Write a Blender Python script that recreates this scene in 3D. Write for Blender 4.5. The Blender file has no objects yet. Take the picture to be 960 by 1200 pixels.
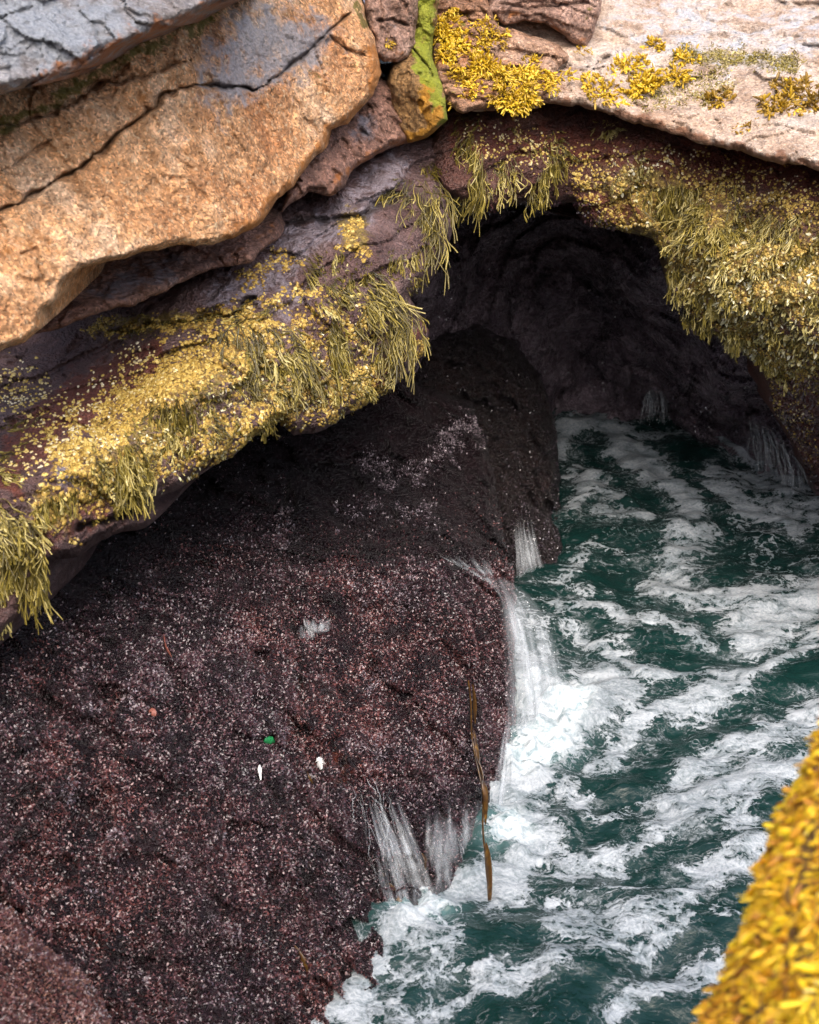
import bpy, math, random
import numpy as np
from mathutils import Vector

R = np.random.default_rng(7)
random.seed(7)
scene = bpy.context.scene
COL = scene.collection

# ------------------------------------------------------------------ camera
CAM = np.array([0.0, 0.0, 5.0])
PITCH = math.radians(25)
F = 600 / math.tan(math.radians(17.5))
FWD = np.array([0, math.cos(PITCH), -math.sin(PITCH)])
UP = np.array([0, math.sin(PITCH), math.cos(PITCH)])
RIGHT = np.array([1.0, 0, 0])
cam_d = bpy.data.cameras.new('camera')
cam = bpy.data.objects.new('camera', cam_d)
COL.objects.link(cam)
cam.location = CAM
cam.rotation_euler = (math.radians(90) - PITCH, 0, 0)
cam_d.sensor_fit = 'VERTICAL'
cam_d.sensor_height = 36
cam_d.lens = 18 / math.tan(math.radians(17.5))
cam_d.clip_end = 400
cam_d.dof.use_dof = True
cam_d.dof.focus_distance = 9.2
cam_d.dof.aperture_fstop = 3.0
scene.camera = cam


def at(px, py, t):
    """points of the place seen at photo pixel (px, py) and depth t along the view axis"""
    px = np.asarray(px, float); py = np.asarray(py, float); t = np.asarray(t, float)
    d = FWD + ((px - 480) / F)[..., None] * RIGHT + ((600 - py) / F)[..., None] * UP
    return CAM + d * t[..., None]


def tz(py, z=0.0):
    """depth at which the ray of row py meets height z"""
    yc = (600 - np.asarray(py, float)) / F
    return (5 - z) / (math.sin(PITCH) - yc * math.cos(PITCH))


# ------------------------------------------------------------------ noise
_g = np.random.default_rng(3)
PERM = np.concatenate([_g.permutation(256)] * 3)
GRAD = _g.normal(size=(256, 3)); GRAD /= np.linalg.norm(GRAD, axis=1)[:, None]


def perlin(p):
    p = np.asarray(p, float)
    i = np.floor(p).astype(int); f = p - i
    u = f * f * f * (f * (f * 6 - 15) + 10)
    i &= 255
    out = 0
    for dx in (0, 1):
        for dy in (0, 1):
            for dz in (0, 1):
                h = PERM[PERM[PERM[i[..., 0] + dx] + i[..., 1] + dy] + i[..., 2] + dz]
                g = GRAD[h]
                w = (u[..., 0] if dx else 1 - u[..., 0]) * (u[..., 1] if dy else 1 - u[..., 1]) * (u[..., 2] if dz else 1 - u[..., 2])
                out = out + w * (g * (f - np.array([dx, dy, dz]))).sum(-1)
    return out * 1.5


def fbm(p, octv=5, gain=0.5, lac=2.03, ridged=False):
    a = 1.0; s = 0; p = np.asarray(p, float)
    for o in range(octv):
        n = perlin(p + 17.3 * o)
        s = s + a * ((1 - 2 * np.abs(n)) if ridged else n)
        a *= gain; p = p * lac
    return s


def facet(p, cell, amp, seed=0):
    """broken-rock facets: each cell is a tilted plane"""
    q = p / cell + 0.35 * np.stack([perlin(p / cell * 1.3 + k * 31) for k in range(3)], -1)
    lo = np.floor(q.min(0)) - 1; hi = np.ceil(q.max(0)) + 1
    rg = np.random.default_rng(seed)
    n = int(min(420, max(12, np.prod(np.minimum(hi - lo, 12)) * 0.35)))
    # seeds near the data
    idx = rg.integers(0, len(q), n)
    c = q[idx] + rg.normal(size=(n, 3)) * 0.3
    g = rg.normal(size=(n, 3)); off = rg.normal(size=n) * 0.6
    best = np.full(len(q), 1e9); bi = np.zeros(len(q), int)
    for k in range(n):
        d = ((q - c[k]) ** 2).sum(-1)
        m = d < best
        best[m] = d[m]; bi[m] = k
    return amp * (((q - c[bi]) * g[bi]).sum(-1) * 0.6 + off[bi])


def seg_dist(x, y, pts, closed=False):
    """distance to a polyline and the closest point on it"""
    pts = np.asarray(pts, float)
    n = len(pts) if closed else len(pts) - 1
    best = np.full(x.shape, 1e18); bx = np.zeros(x.shape); by = np.zeros(x.shape); par = np.zeros(x.shape)
    for k in range(n):
        a = pts[k]; b = pts[(k + 1) % len(pts)]
        dx, dy = b - a
        L = dx * dx + dy * dy + 1e-9
        s = np.clip(((x - a[0]) * dx + (y - a[1]) * dy) / L, 0, 1)
        qx = a[0] + s * dx; qy = a[1] + s * dy
        d = (x - qx) ** 2 + (y - qy) ** 2
        m = d < best
        best[m] = d[m]; bx[m] = qx[m]; by[m] = qy[m]; par[m] = (k + s[m]) / max(1, n)
    return np.sqrt(best), bx, by, par


def inside(x, y, pts):
    pts = np.asarray(pts, float)
    r = np.zeros(x.shape, bool)
    n = len(pts)
    for k in range(n):
        x0, y0 = pts[k]; x1, y1 = pts[(k + 1) % n]
        if y0 == y1: continue
        c = ((y0 > y) != (y1 > y)) & (x < (x1 - x0) * (y - y0) / (y1 - y0) + x0)
        r ^= c
    return r


def rough_poly(pts, step=7, amp=3.0, seed=0, closed=True):
    """subdivide an outline and roughen it"""
    pts = np.asarray(pts, float)
    out = []
    n = len(pts) if closed else len(pts) - 1
    for k in range(n):
        a, b = pts[k], pts[(k + 1) % len(pts)]
        m = max(1, int(np.hypot(*(b - a)) / step))
        for j in range(m):
            out.append(a + (b - a) * j / m)
    if not closed: out.append(pts[-1])
    out = np.array(out)
    q = np.stack([out[:, 0] / 28, out[:, 1] / 28, np.full(len(out), seed * 7.7)], -1)
    out[:, 0] += amp * fbm(q, 3); out[:, 1] += amp * fbm(q + 50, 3)
    q = q * np.array([3.5, 3.5, 1]); jg = 0.45 * amp
    out[:, 0] += jg * fbm(q, 2); out[:, 1] += jg * fbm(q + 70, 2)
    return out


def tps(ctrl):
    """smooth depth through control points (px, py, t)"""
    c = np.asarray(ctrl, float)
    P = c[:, :2] / 300.0
    def U(r2): return r2 * np.log(r2 + 1e-9)
    n = len(c)
    K = U(((P[:, None] - P[None]) ** 2).sum(-1)) + np.eye(n) * 1e-3
    A = np.zeros((n + 3, n + 3)); A[:n, :n] = K
    A[:n, n] = 1; A[:n, n + 1:] = P; A[n, :n] = 1; A[n + 1:, :n] = P.T
    w = np.linalg.solve(A, np.concatenate([c[:, 2], [0, 0, 0]]))
    def f(x, y):
        s = np.stack([x, y], -1) / 300.0
        r = w[n] + s[..., 0] * w[n + 1] + s[..., 1] * w[n + 2]
        for k in range(n):
            r = r + w[k] * U(((s - P[k]) ** 2).sum(-1))
        return r
    return f


# ------------------------------------------------------------------ object helpers
def tag(o, label=None, cat=None, group=None, kind=None):
    if label: o['label'] = label
    if cat: o['category'] = cat
    if group: o['group'] = group
    if kind: o['kind'] = kind
    return o


def mesh_obj(name, V, quads=None, tris=None, mat=None, attrs=None, smooth=True, parent=None, uv=None, origin=None):
    V = np.asarray(V, np.float32)
    o3 = np.zeros(3, np.float32)
    if origin is None and parent is None:
        o3 = np.array([V[:, 0].mean(), V[:, 1].mean(), V[:, 2].min()], np.float32)
    elif origin is not None:
        o3 = np.asarray(origin, np.float32)
    me = bpy.data.meshes.new(name)
    me.vertices.add(len(V)); me.vertices.foreach_set('co', (V - o3).ravel())
    loops = []; starts = []; tot = 0
    if quads is not None and len(quads):
        q = np.asarray(quads, np.int32); loops.append(q.ravel()); starts.append(np.arange(len(q)) * 4); tot = len(q) * 4
    if tris is not None and len(tris):
        t3 = np.asarray(tris, np.int32); loops.append(t3.ravel()); starts.append(tot + np.arange(len(t3)) * 3)
    loops = np.concatenate(loops); starts = np.concatenate(starts).astype(np.int32)
    me.loops.add(len(loops)); me.loops.foreach_set('vertex_index', loops.astype(np.int32))
    me.polygons.add(len(starts)); me.polygons.foreach_set('loop_start', starts)
    me.update(calc_edges=True)
    if smooth: me.polygons.foreach_set('use_smooth', np.ones(len(starts), bool))
    for k, a in (attrs or {}).items():
        at_ = me.attributes.new(k, 'FLOAT', 'POINT'); at_.data.foreach_set('value', np.asarray(a, np.float32))
    if uv is not None:
        ul = me.uv_layers.new(name='UVMap'); ul.data.foreach_set('uv', np.asarray(uv, np.float32)[loops].ravel())
    me.validate(); me.update()
    if mat: me.materials.append(mat)
    o = bpy.data.objects.new(name, me); COL.objects.link(o)
    if parent is not None:
        o.parent = parent
        o.location = o3 - np.array(parent.location, np.float32)
    else:
        o.location = o3
    return o


# ------------------------------------------------------------------ materials
class Mat:
    def __init__(s, name):
        s.m = bpy.data.materials.new(name); s.m.use_nodes = True
        s.t = s.m.node_tree; s.t.nodes.clear()
        s.out = s.t.nodes.new('ShaderNodeOutputMaterial')
        s.tc = s.t.nodes.new('ShaderNodeTexCoord')
        s.b = s.t.nodes.new('ShaderNodeBsdfPrincipled')
        s.t.links.new(s.b.outputs[0], s.out.inputs[0])

    def lk(s, a, b):
        if isinstance(a, (int, float)): b.default_value = a
        elif isinstance(a, tuple): b.default_value = a if len(a) == 4 or b.type == 'VECTOR' else (*a, 1)
        else: s.t.links.new(a, b)

    @property
    def co(s): return s.tc.outputs['Object']

    def noise(s, scale, detail=5, rough=0.55, vec=None, dist=0.0, col=False):
        n = s.t.nodes.new('ShaderNodeTexNoise'); n.inputs['Scale'].default_value = scale
        n.inputs['Detail'].default_value = detail; n.inputs['Roughness'].default_value = rough
        n.inputs['Distortion'].default_value = dist
        s.lk(vec if vec is not None else s.co, n.inputs['Vector'])
        return n.outputs[1 if col else 0]

    def voro(s, scale, feature='F1', vec=None, out='Distance', rand=1.0):
        n = s.t.nodes.new('ShaderNodeTexVoronoi'); n.feature = feature
        n.inputs['Scale'].default_value = scale; n.inputs['Randomness'].default_value = rand
        s.lk(vec if vec is not None else s.co, n.inputs['Vector'])
        return n.outputs[out]

    def map(s, vec, scale=(1, 1, 1), rot=(0, 0, 0), loc=(0, 0, 0)):
        n = s.t.nodes.new('ShaderNodeMapping'); s.lk(vec, n.inputs[0])
        n.inputs['Scale'].default_value = scale; n.inputs['Rotation'].default_value = rot; n.inputs['Location'].default_value = loc
        return n.outputs[0]

    def ramp(s, fac, stops, interp='LINEAR'):
        n = s.t.nodes.new('ShaderNodeValToRGB'); cr = n.color_ramp; cr.interpolation = interp
        while len(cr.elements) < len(stops): cr.elements.new(0.5)
        for e, (p, c) in zip(cr.elements, stops):
            e.position = p
            e.color = (c, c, c, 1) if isinstance(c, (int, float)) else (*c, 1)
        s.lk(fac, n.inputs[0]); return n.outputs[0]

    def step(s, fac, a, b):
        n = s.t.nodes.new('ShaderNodeMapRange'); n.interpolation_type = 'SMOOTHSTEP'
        s.lk(fac, n.inputs[0]); n.inputs[1].default_value = a; n.inputs[2].default_value = b
        return n.outputs[0]

    def mix(s, fac, a, b, mode='MIX'):
        n = s.t.nodes.new('ShaderNodeMix'); n.data_type = 'RGBA'; n.blend_type = mode
        s.lk(fac, n.inputs[0]); s.lk(a, n.inputs[6]); s.lk(b, n.inputs[7]); return n.outputs[2]

    def math(s, op, a, b=0.0, c=None, clamp=False):
        n = s.t.nodes.new('ShaderNodeMath'); n.operation = op; n.use_clamp = clamp
        s.lk(a, n.inputs[0]); s.lk(b, n.inputs[1])
        if c is not None: s.lk(c, n.inputs[2])
        return n.outputs[0]

    def vadd(s, a, b, k=1.0):
        n = s.t.nodes.new('ShaderNodeVectorMath'); n.operation = 'MULTIPLY_ADD'
        s.lk(b, n.inputs[0]); n.inputs[1].default_value = (k, k, k); s.lk(a, n.inputs[2]); return n.outputs[0]

    def attr(s, name):
        n = s.t.nodes.new('ShaderNodeAttribute'); n.attribute_name = name; return n.outputs['Fac']

    def bump(s, h, strength=0.5, dist=0.01, nrm=None):
        n = s.t.nodes.new('ShaderNodeBump'); n.inputs['Strength'].default_value = strength
        n.inputs['Distance'].default_value = dist; s.lk(h, n.inputs['Height'])
        if nrm is not None: s.lk(nrm, n.inputs['Normal'])
        return n.outputs[0]

    def set(s, color=None, rough=None, normal=None, spec=None, **kw):
        if color is not None: s.lk(color, s.b.inputs['Base Color'])
        if rough is not None: s.lk(rough, s.b.inputs['Roughness'])
        if normal is not None: s.lk(normal, s.b.inputs['Normal'])
        if spec is not None: s.lk(spec, s.b.inputs['Specular IOR Level'])
        for k, v in kw.items(): s.lk(v, s.b.inputs[k.replace('_', ' ')])
        return s.m


def granite(name, cols, grey=(0.20, 0.20, 0.22), rust=(0.26, 0.09, 0.02), rough=0.62, speck=0.75, wet_spec=0.35, bump=1.0, scale=1.0, mossc=(0.13, 0.105, 0.012)):
    """cols: three main tones; vertex masks 'grey', 'rust', 'crack', 'moss' are stains with shapes of their own"""
    m = Mat(name)
    n1 = m.noise(2.2 * scale, 8, 0.62)
    n2 = m.noise(9 * scale, 8, 0.65, dist=0.4)
    n3 = m.noise(70, 4, 0.7)
    base = m.ramp(n1, [(0.3, cols[0]), (0.5, cols[1]), (0.68, cols[2])])
    # mineral grain: feldspar / quartz / mica
    vc = m.voro(85, out='Color')
    sep = m.t.nodes.new('ShaderNodeSeparateColor'); m.lk(vc, sep.inputs[0])
    grain = m.ramp(sep.outputs[0], [(0.0, 0.25), (0.22, 0.75), (0.7, 1.05), (1.0, 2.0)])
    base = m.mix(speck, base, m.mix(1.0, base, grain, 'MULTIPLY'))
    pat = m.ramp(n2, [(0.33, 0.55), (0.5, 1.0), (0.68, 1.3)])
    base = m.mix(0.8, base, m.mix(1.0, base, pat, 'MULTIPLY'))
    sp = m.step(m.noise(38, 5, 0.75), 0.54, 0.66)
    base = m.mix(m.math('MULTIPLY', sp, 0.55), base, tuple(min(0.85, c * 1.5) for c in cols[2]))
    sp2 = m.step(m.noise(27, 6, 0.75, vec=m.map(m.co, loc=(4, 2, 7))), 0.58, 0.68)
    base = m.mix(m.math('MULTIPLY', sp2, 0.6), base, tuple(c * 0.3 for c in cols[0]))
    # patchy dark blotches
    bl = m.step(m.noise(16 * scale, 6, 0.7, dist=1.0), 0.58, 0.7)
    base = m.mix(m.math('MULTIPLY', bl, 0.6), base, tuple(c * 0.35 for c in cols[0]))
    gm = m.math('ADD', m.attr('grey'), m.math('MULTIPLY', m.math('SUBTRACT', n2, 0.5), 1.6))
    base = m.mix(m.math('MULTIPLY', m.step(gm, 0.35, 0.75), 0.9), base,
                 m.mix(m.step(n3, 0.35, 0.65), grey, tuple(min(1, c * 1.55) for c in grey)))
    rm = m.math('ADD', m.attr('rust'), m.math('MULTIPLY', m.math('SUBTRACT', m.noise(14, 6, 0.65), 0.5), 1.5))
    base = m.mix(m.math('MULTIPLY', m.step(rm, 0.4, 0.8), 0.85), base, m.mix(n2, rust, tuple(c * 1.9 for c in rust)))
    mm = m.math('ADD', m.attr('moss'), m.math('MULTIPLY', m.math('SUBTRACT', m.noise(22, 6, 0.7), 0.5), 2.0))
    base = m.mix(m.math('MULTIPLY', m.step(mm, 0.45, 0.8), 0.9), base, m.mix(n3, tuple(c * 0.55 for c in mossc), tuple(c * 1.5 for c in mossc)))
    base = m.mix(m.math('MULTIPLY', m.attr('crack'), 0.5), base, (0.03, 0.018, 0.012))
    h = m.math('ADD', m.math('MULTIPLY', n2, 0.6), m.math('MULTIPLY', n3, 0.25))
    h = m.math('ADD', h, m.math('MULTIPLY', m.noise(30, 6, 0.7, vec=m.map(m.co, (1, 1, 3.0), (0.2, 0.55, 0))), 0.4))
    h = m.math('ADD', h, m.math('MULTIPLY', m.voro(24, vec=m.vadd(m.co, m.noise(14, 4, 0.6, col=True), 0.06)), 0.45))
    bmp = m.bump(h, bump, 0.06)
    m.set(base, m.math('ADD', rough - 0.12, m.math('MULTIPLY', n2, 0.25)), bmp, wet_spec)
    return m.m


def wet_rock(name, cols, rough=0.3, bump=0.9, spec=0.5):
    m = Mat(name)
    n1 = m.noise(2.5, 8, 0.65); n2 = m.noise(16, 8, 0.7, dist=0.5); v = m.voro(55, vec=m.vadd(m.co, m.noise(20, 3, 0.6, col=True), 0.05))
    base = m.ramp(n1, [(0.3, cols[0]), (0.52, cols[1]), (0.7, cols[2])])
    base = m.mix(0.8, base, m.mix(1.0, base, m.ramp(n2, [(0.3, 0.4), (0.5, 1.0), (0.7, 1.7)]), 'MULTIPLY'))
    gm = m.math('ADD', m.attr('grey'), m.math('MULTIPLY', m.math('SUBTRACT', n2, 0.5), 1.6))
    base = m.mix(m.math('MULTIPLY', m.step(gm, 0.35, 0.75), 0.85), base, m.mix(n2, (0.12, 0.1, 0.12), (0.3, 0.26, 0.29)))
    mm = m.math('ADD', m.attr('moss'), m.math('MULTIPLY', m.math('SUBTRACT', m.noise(26, 6, 0.7), 0.5), 2.2))
    base = m.mix(m.math('MULTIPLY', m.step(mm, 0.4, 0.8), 0.9), base, m.mix(m.noise(60, 4, 0.7), (0.10, 0.065, 0.012), (0.36, 0.25, 0.06)))
    rm = m.math('ADD', m.attr('rust'), m.math('MULTIPLY', m.math('SUBTRACT', m.noise(14, 6, 0.65), 0.5), 1.5))
    base = m.mix(m.math('MULTIPLY', m.step(rm, 0.4, 0.8), 0.8), base, (0.13, 0.032, 0.018))
    base = m.mix(m.math('MULTIPLY', m.attr('crack'), 0.75), base, (0.008, 0.006, 0.006))
    h = m.math('ADD', m.math('MULTIPLY', n2, 0.7), m.math('MULTIPLY', v, 0.5))
    m.set(base, m.math('ADD', rough, m.math('MULTIPLY', n2, 0.25)), m.bump(h, bump, 0.04), spec)
    return m.m


def leafy(name, stops, rough=0.35, spec=0.5, sss=0.0, noise_scale=3.0, hue=None, ior=1.5, micro=0.0):
    """plants and shells: colour per piece from the vertex value 'rnd'"""
    m = Mat(name)
    f = m.math('ADD', m.math('MULTIPLY', m.attr('rnd'), 0.75), m.math('MULTIPLY', m.math('SUBTRACT', m.noise(noise_scale, 5, 0.65), 0.37), 0.9), clamp=True)
    c = m.ramp(f, stops)
    if hue is not None:
        c = m.mix(m.math('MULTIPLY', m.step(m.noise(1.3, 5, 0.65, vec=m.map(m.co, loc=(3, 8, 1))), 0.4, 0.64), 0.75), c, m.mix(1.0, c, hue, 'MULTIPLY'))
    m.set(c, rough, m.bump(m.noise(330, 2, 0.6), micro, 0.004) if micro else None, spec, IOR=ior)
    return m.m


M = {}
M['orange'] = granite('orange_granite', [(0.40, 0.165, 0.062), (0.60, 0.32, 0.15), (0.68, 0.475, 0.32)], rust=(0.30, 0.11, 0.02))
M['greyrock'] = granite('grey_granite', [(0.20, 0.17, 0.16), (0.26, 0.24, 0.24), (0.33, 0.33, 0.34)], grey=(0.21, 0.225, 0.25), speck=0.35)
M['pale'] = granite('pale_granite', [(0.42, 0.26, 0.165), (0.55, 0.40, 0.30), (0.60, 0.50, 0.43)], grey=(0.36, 0.37, 0.40), rust=(0.16, 0.07, 0.035), speck=0.4)
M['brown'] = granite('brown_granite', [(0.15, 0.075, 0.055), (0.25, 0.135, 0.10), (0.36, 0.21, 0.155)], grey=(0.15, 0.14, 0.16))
M['pinkbrown'] = granite('pink_granite', [(0.22, 0.12, 0.08), (0.32, 0.19, 0.14), (0.42, 0.28, 0.22)])
M['step'] = granite('brown_step_granite', [(0.24, 0.115, 0.06), (0.36, 0.195, 0.115), (0.47, 0.31, 0.22)], mossc=(0.22, 0.2, 0.012))
M['green'] = granite('algae_stained_rock', [(0.22, 0.12, 0.05), (0.28, 0.16, 0.06), (0.34, 0.2, 0.09)], mossc=(0.24, 0.27, 0.02), rust=(0.32, 0.15, 0.012))
M['ledge'] = wet_rock('barnacled_rock', [(0.05, 0.022, 0.02), (0.10, 0.055, 0.05), (0.17, 0.11, 0.105)], 0.4)
M['wall'] = wet_rock('right_wall_rock', [(0.045, 0.016, 0.013), (0.09, 0.036, 0.027), (0.15, 0.08, 0.06)], 0.4)
M['cave'] = wet_rock('cave_rock', [(0.09, 0.068, 0.088), (0.20, 0.15, 0.175), (0.36, 0.285, 0.32)], 0.14, 1.0)
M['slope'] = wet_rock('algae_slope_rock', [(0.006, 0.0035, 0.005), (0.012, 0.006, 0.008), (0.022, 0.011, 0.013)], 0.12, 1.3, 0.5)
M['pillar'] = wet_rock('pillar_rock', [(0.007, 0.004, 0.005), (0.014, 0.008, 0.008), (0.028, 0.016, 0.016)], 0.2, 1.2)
M['fore'] = wet_rock('foreground_rock', [(0.10, 0.05, 0.01), (0.16, 0.08, 0.015), (0.2, 0.11, 0.02)], 0.5)


# ------------------------------------------------------------------ rocks
class Rock:
    def __init__(s, name, mat, outline, ctrl, res=3.0, edge=18, edge_r=0.15, thick=2.5, push=(0, 0.98, -0.13),
                 big=(0.5, 0.08), facets=(0.35, 0.03), fine=(0.09, 0.015), strata=None, cracks=(), masks=None, rough=3.0, seed=1, bumps=(), soft=0.6, grit=0.0):
        pts = rough_poly(outline, 6, rough, seed) if rough else np.asarray(outline, float)
        s.pts = pts; s.res = res
        x0, y0 = pts.min(0) - res * 2; x1, y1 = pts.max(0) + res * 2
        gx = np.arange(x0, x1, res); gy = np.arange(y0, y1, res)
        s.x0, s.y0 = x0, y0
        X, Y = np.meshgrid(gx, gy)
        ins = inside(X, Y, pts)
        D, BX, BY, _ = seg_dist(X, Y, pts, True)
        cell = ins[:-1, :-1] | ins[1:, :-1] | ins[:-1, 1:] | ins[1:, 1:]
        used = np.zeros(X.shape, bool)
        used[:-1, :-1] |= cell; used[1:, :-1] |= cell; used[:-1, 1:] |= cell; used[1:, 1:] |= cell
        snap = used & ~ins
        X = np.where(snap, BX, X); Y = np.where(snap, BY, Y)
        D = np.where(ins, D, 0)
        f = tps(ctrl)
        T = f(X, Y)
        # rounding towards the outline
        e = edge * (1 + 0.5 * perlin(np.stack([X / 60, Y / 60, np.full(X.shape, seed * 3.1)], -1)))
        u = np.clip(1 - D / np.maximum(e, 2), 0, 1)
        T = T + edge_r * ((1 - soft) * u ** 1.6 * 0.8 + soft * (1 - np.sqrt(np.clip(1 - u * u, 0, 1))))
        P0 = at(X, Y, T)
        dt = np.zeros(X.shape)
        k = used
        q = P0[k]
        if big: dt[k] += big[1] * fbm(q / big[0] + seed * 11, 4)
        if facets: dt[k] += facet(q, facets[0], facets[1], seed)
        if fine: dt[k] += fine[1] * fbm(q / fine[0] + seed * 5, 4, 0.55)
        if grit:
            dt[k] += grit * fbm(q / 0.035 + seed * 3, 3, 0.6) - grit * 1.2 * np.clip(fbm(q / 0.22 + seed, 3, ridged=True) - 0.9, 0, 1)
        if strata:
            # tilted beds: stepped ridges across direction strata[0:3]
            dvec = np.array(strata[:3]); w = q @ dvec / strata[3] + 0.8 * fbm(q / 0.8, 3)
            saw = (w - np.floor(w)); dt[k] += strata[4] * (saw ** 2 - 0.3)
        crack = np.zeros(X.shape)
        for c in cracks:
            w = c[1]; dep = c[2]
            cp = rough_poly(c[0], 5, c[3] if len(c) > 3 else 4.0, seed + 3, closed=False)
            d, _, _, par = seg_dist(X, Y, cp)
            w2 = w * (0.25 + 2.6 * np.abs(perlin(np.stack([X / 26, Y / 26, np.full(X.shape, 4.4)], -1)))) * np.clip(np.minimum(par, 1 - par) * 10 + 0.25, 0, 1)
            g = np.exp(-(d / np.maximum(w2, 0.3)) ** 2)
            if len(c) > 4:   # one side stands proud of the other
                vx = np.gradient(d, axis=1); _, qx, qy, _ = seg_dist(X, Y, cp)
                dt += c[4] * np.where(Y > qy, -1, 1) * np.exp(-d / 22.0) * np.clip(np.minimum(par, 1 - par) * 12, 0, 1)
            dt += dep * g; crack = np.maximum(crack, g * np.clip(dep / 0.08, 0.3, 1))
        for (bx, by, br, bd) in bumps:
            dt -= bd * np.exp(-(((X - bx) ** 2 + (Y - by) ** 2) / br ** 2))
        T = T + dt
        s.X, s.Y, s.T, s.used, s.ins, s.cell = X, Y, T, used, ins, cell
        s.P = at(X, Y, T)
        gy_ = np.gradient(s.P, axis=0); gx_ = np.gradient(s.P, axis=1)
        N = np.cross(gx_, gy_)
        N /= np.linalg.norm(N, axis=-1)[..., None] + 1e-12
        flip = ((N * (s.P - CAM)).sum(-1) > 0)
        N[flip] *= -1
        s.N = N
        a4 = 0.5 * np.linalg.norm(np.cross(s.P[1:, 1:] - s.P[:-1, :-1], s.P[1:, :-1] - s.P[:-1, 1:]), axis=-1)
        s.area = np.where(ins[:-1, :-1] & ins[1:, :-1] & ins[:-1, 1:] & ins[1:, 1:], a4, 0)
        # mesh
        idx = -np.ones(X.shape, int); idx[used] = np.arange(used.sum())
        V = s.P[used]
        c = np.argwhere(cell)
        quads = np.stack([idx[c[:, 0], c[:, 1]], idx[c[:, 0] + 1, c[:, 1]], idx[c[:, 0] + 1, c[:, 1] + 1], idx[c[:, 0], c[:, 1] + 1]], -1)
        attrs = {}
        for kname in ('grey', 'rust', 'moss'):
            attrs[kname] = s.paint((masks or {}).get(kname, []), X[used], Y[used])
        attrs['crack'] = crack[used]
        # sides and back: the rock goes on into the cliff
        ed = np.concatenate([quads[:, [0, 1]], quads[:, [1, 2]], quads[:, [2, 3]], quads[:, [3, 0]]])
        key = np.sort(ed, 1); kk = key[:, 0].astype(np.int64) * 10 ** 7 + key[:, 1]
        uq, first, cnt = np.unique(kk, return_index=True, return_counts=True)
        be = ed[first[cnt == 1]]
        bv = np.unique(be); loc = {int(v): i for i, v in enumerate(bv)}
        nV = len(V); nb = len(bv)
        push = np.array(push) * thick
        cen = V[bv].mean(0)
        rings = []
        for fr, sh in ((0.12, 0.0), (0.5, 0.03), (1.0, 0.1)):
            r_ = V[bv] + push * fr + (cen - V[bv]) * sh
            r_ += 0.04 * fr * np.stack([perlin(r_ / 0.3 + 9 * j) for j in range(3)], -1)
            rings.append(r_)
        Vall = np.concatenate([V] + rings + [(cen + push * 1.05)[None]])
        li = np.vectorize(loc.get)(be)
        sq = []
        prev = be
        for r in range(3):
            cur = li + nV + r * nb
            sq.append(np.stack([prev[:, 1], prev[:, 0], cur[:, 0], cur[:, 1]], -1)); prev = cur
        tris = np.stack([prev[:, 1], prev[:, 0], np.full(len(prev), len(Vall) - 1)], -1)
        for kname in attrs:
            b_ = attrs[kname][bv]
            attrs[kname] = np.concatenate([attrs[kname], b_, b_, b_, [0]])
        s.o = mesh_obj(name, Vall, np.concatenate([quads] + sq), tris, mat, attrs)

    def paint(s, items, x, y, wob=10, seed=2):
        """a soft mask for stains or a painted glint: items are (polyline, radius_px, value)"""
        q = np.stack([x / 22, y / 22, np.full(x.shape, 1.0 * seed)], -1)
        wx = x + wob * fbm(q, 3); wy = y + wob * fbm(q + 40, 3)
        v = np.zeros(x.shape)
        for it in items:
            pts, r, val = it
            if len(pts) == 1: d = np.hypot(wx - pts[0][0], wy - pts[0][1])
            else: d = seg_dist(wx, wy, pts)[0]
            v = np.maximum(v, val * np.clip(1.35 - d / r, 0, 1))
        return v

    def surf(s, px, py):
        """point and normal on the front"""
        i = np.clip(((np.asarray(py) - s.y0) / s.res), 1, s.X.shape[0] - 2)
        j = np.clip(((np.asarray(px) - s.x0) / s.res), 1, s.X.shape[1] - 2)
        i0 = i.astype(int); j0 = j.astype(int)
        return s.P[i0, j0], s.N[i0, j0]

    def scatter(s, n, weight=None, frame=True):
        """n random spots, evenly per real area times weight(px, py)"""
        cx = s.X[:-1, :-1]; cy = s.Y[:-1, :-1]
        w = s.area.copy()
        if frame: w = w * ((cx > -60) & (cx < 1020) & (cy > -60) & (cy < 1260))
        if weight is not None: w = w * weight(cx, cy)
        w = np.clip(w, 0, None)
        if w.sum() <= 0: return np.zeros((0, 3)), np.zeros((0, 3)), np.zeros(0), np.zeros(0)
        c = R.choice(w.size, n, p=(w / w.sum()).ravel())
        i, j = np.unravel_index(c, w.shape)
        a = R.random(n)[:, None]; b = R.random(n)[:, None]
        P = (s.P[i, j] * (1 - a) + s.P[i, j + 1] * a) * (1 - b) + (s.P[i + 1, j] * (1 - a) + s.P[i + 1, j + 1] * a) * b
        return P, s.N[i, j], cx[i, j], cy[i, j]

    def wfun(s, items, seed=5, rag=0.8, scale=12.0):
        def f(x, y):
            v = s.paint(items, x.ravel(), y.ravel(), 14, seed).reshape(x.shape)
            n = fbm(np.stack([x / scale, y / scale, np.full(x.shape, seed * 1.7)], -1), 3)
            return np.clip(v + rag * n - 0.15, 0, None) * (v > 0)
        return f


# ------------------------------------------------------------------ builders for small growth
def frames(n):
    a = np.where(np.abs(n[:, 2:3]) < 0.9, np.array([[0, 0, 1.0]]), np.array([[1.0, 0, 0]]))
    u = np.cross(a, n); u /= np.linalg.norm(u, axis=1)[:, None] + 1e-9
    return u, np.cross(n, u)


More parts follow.
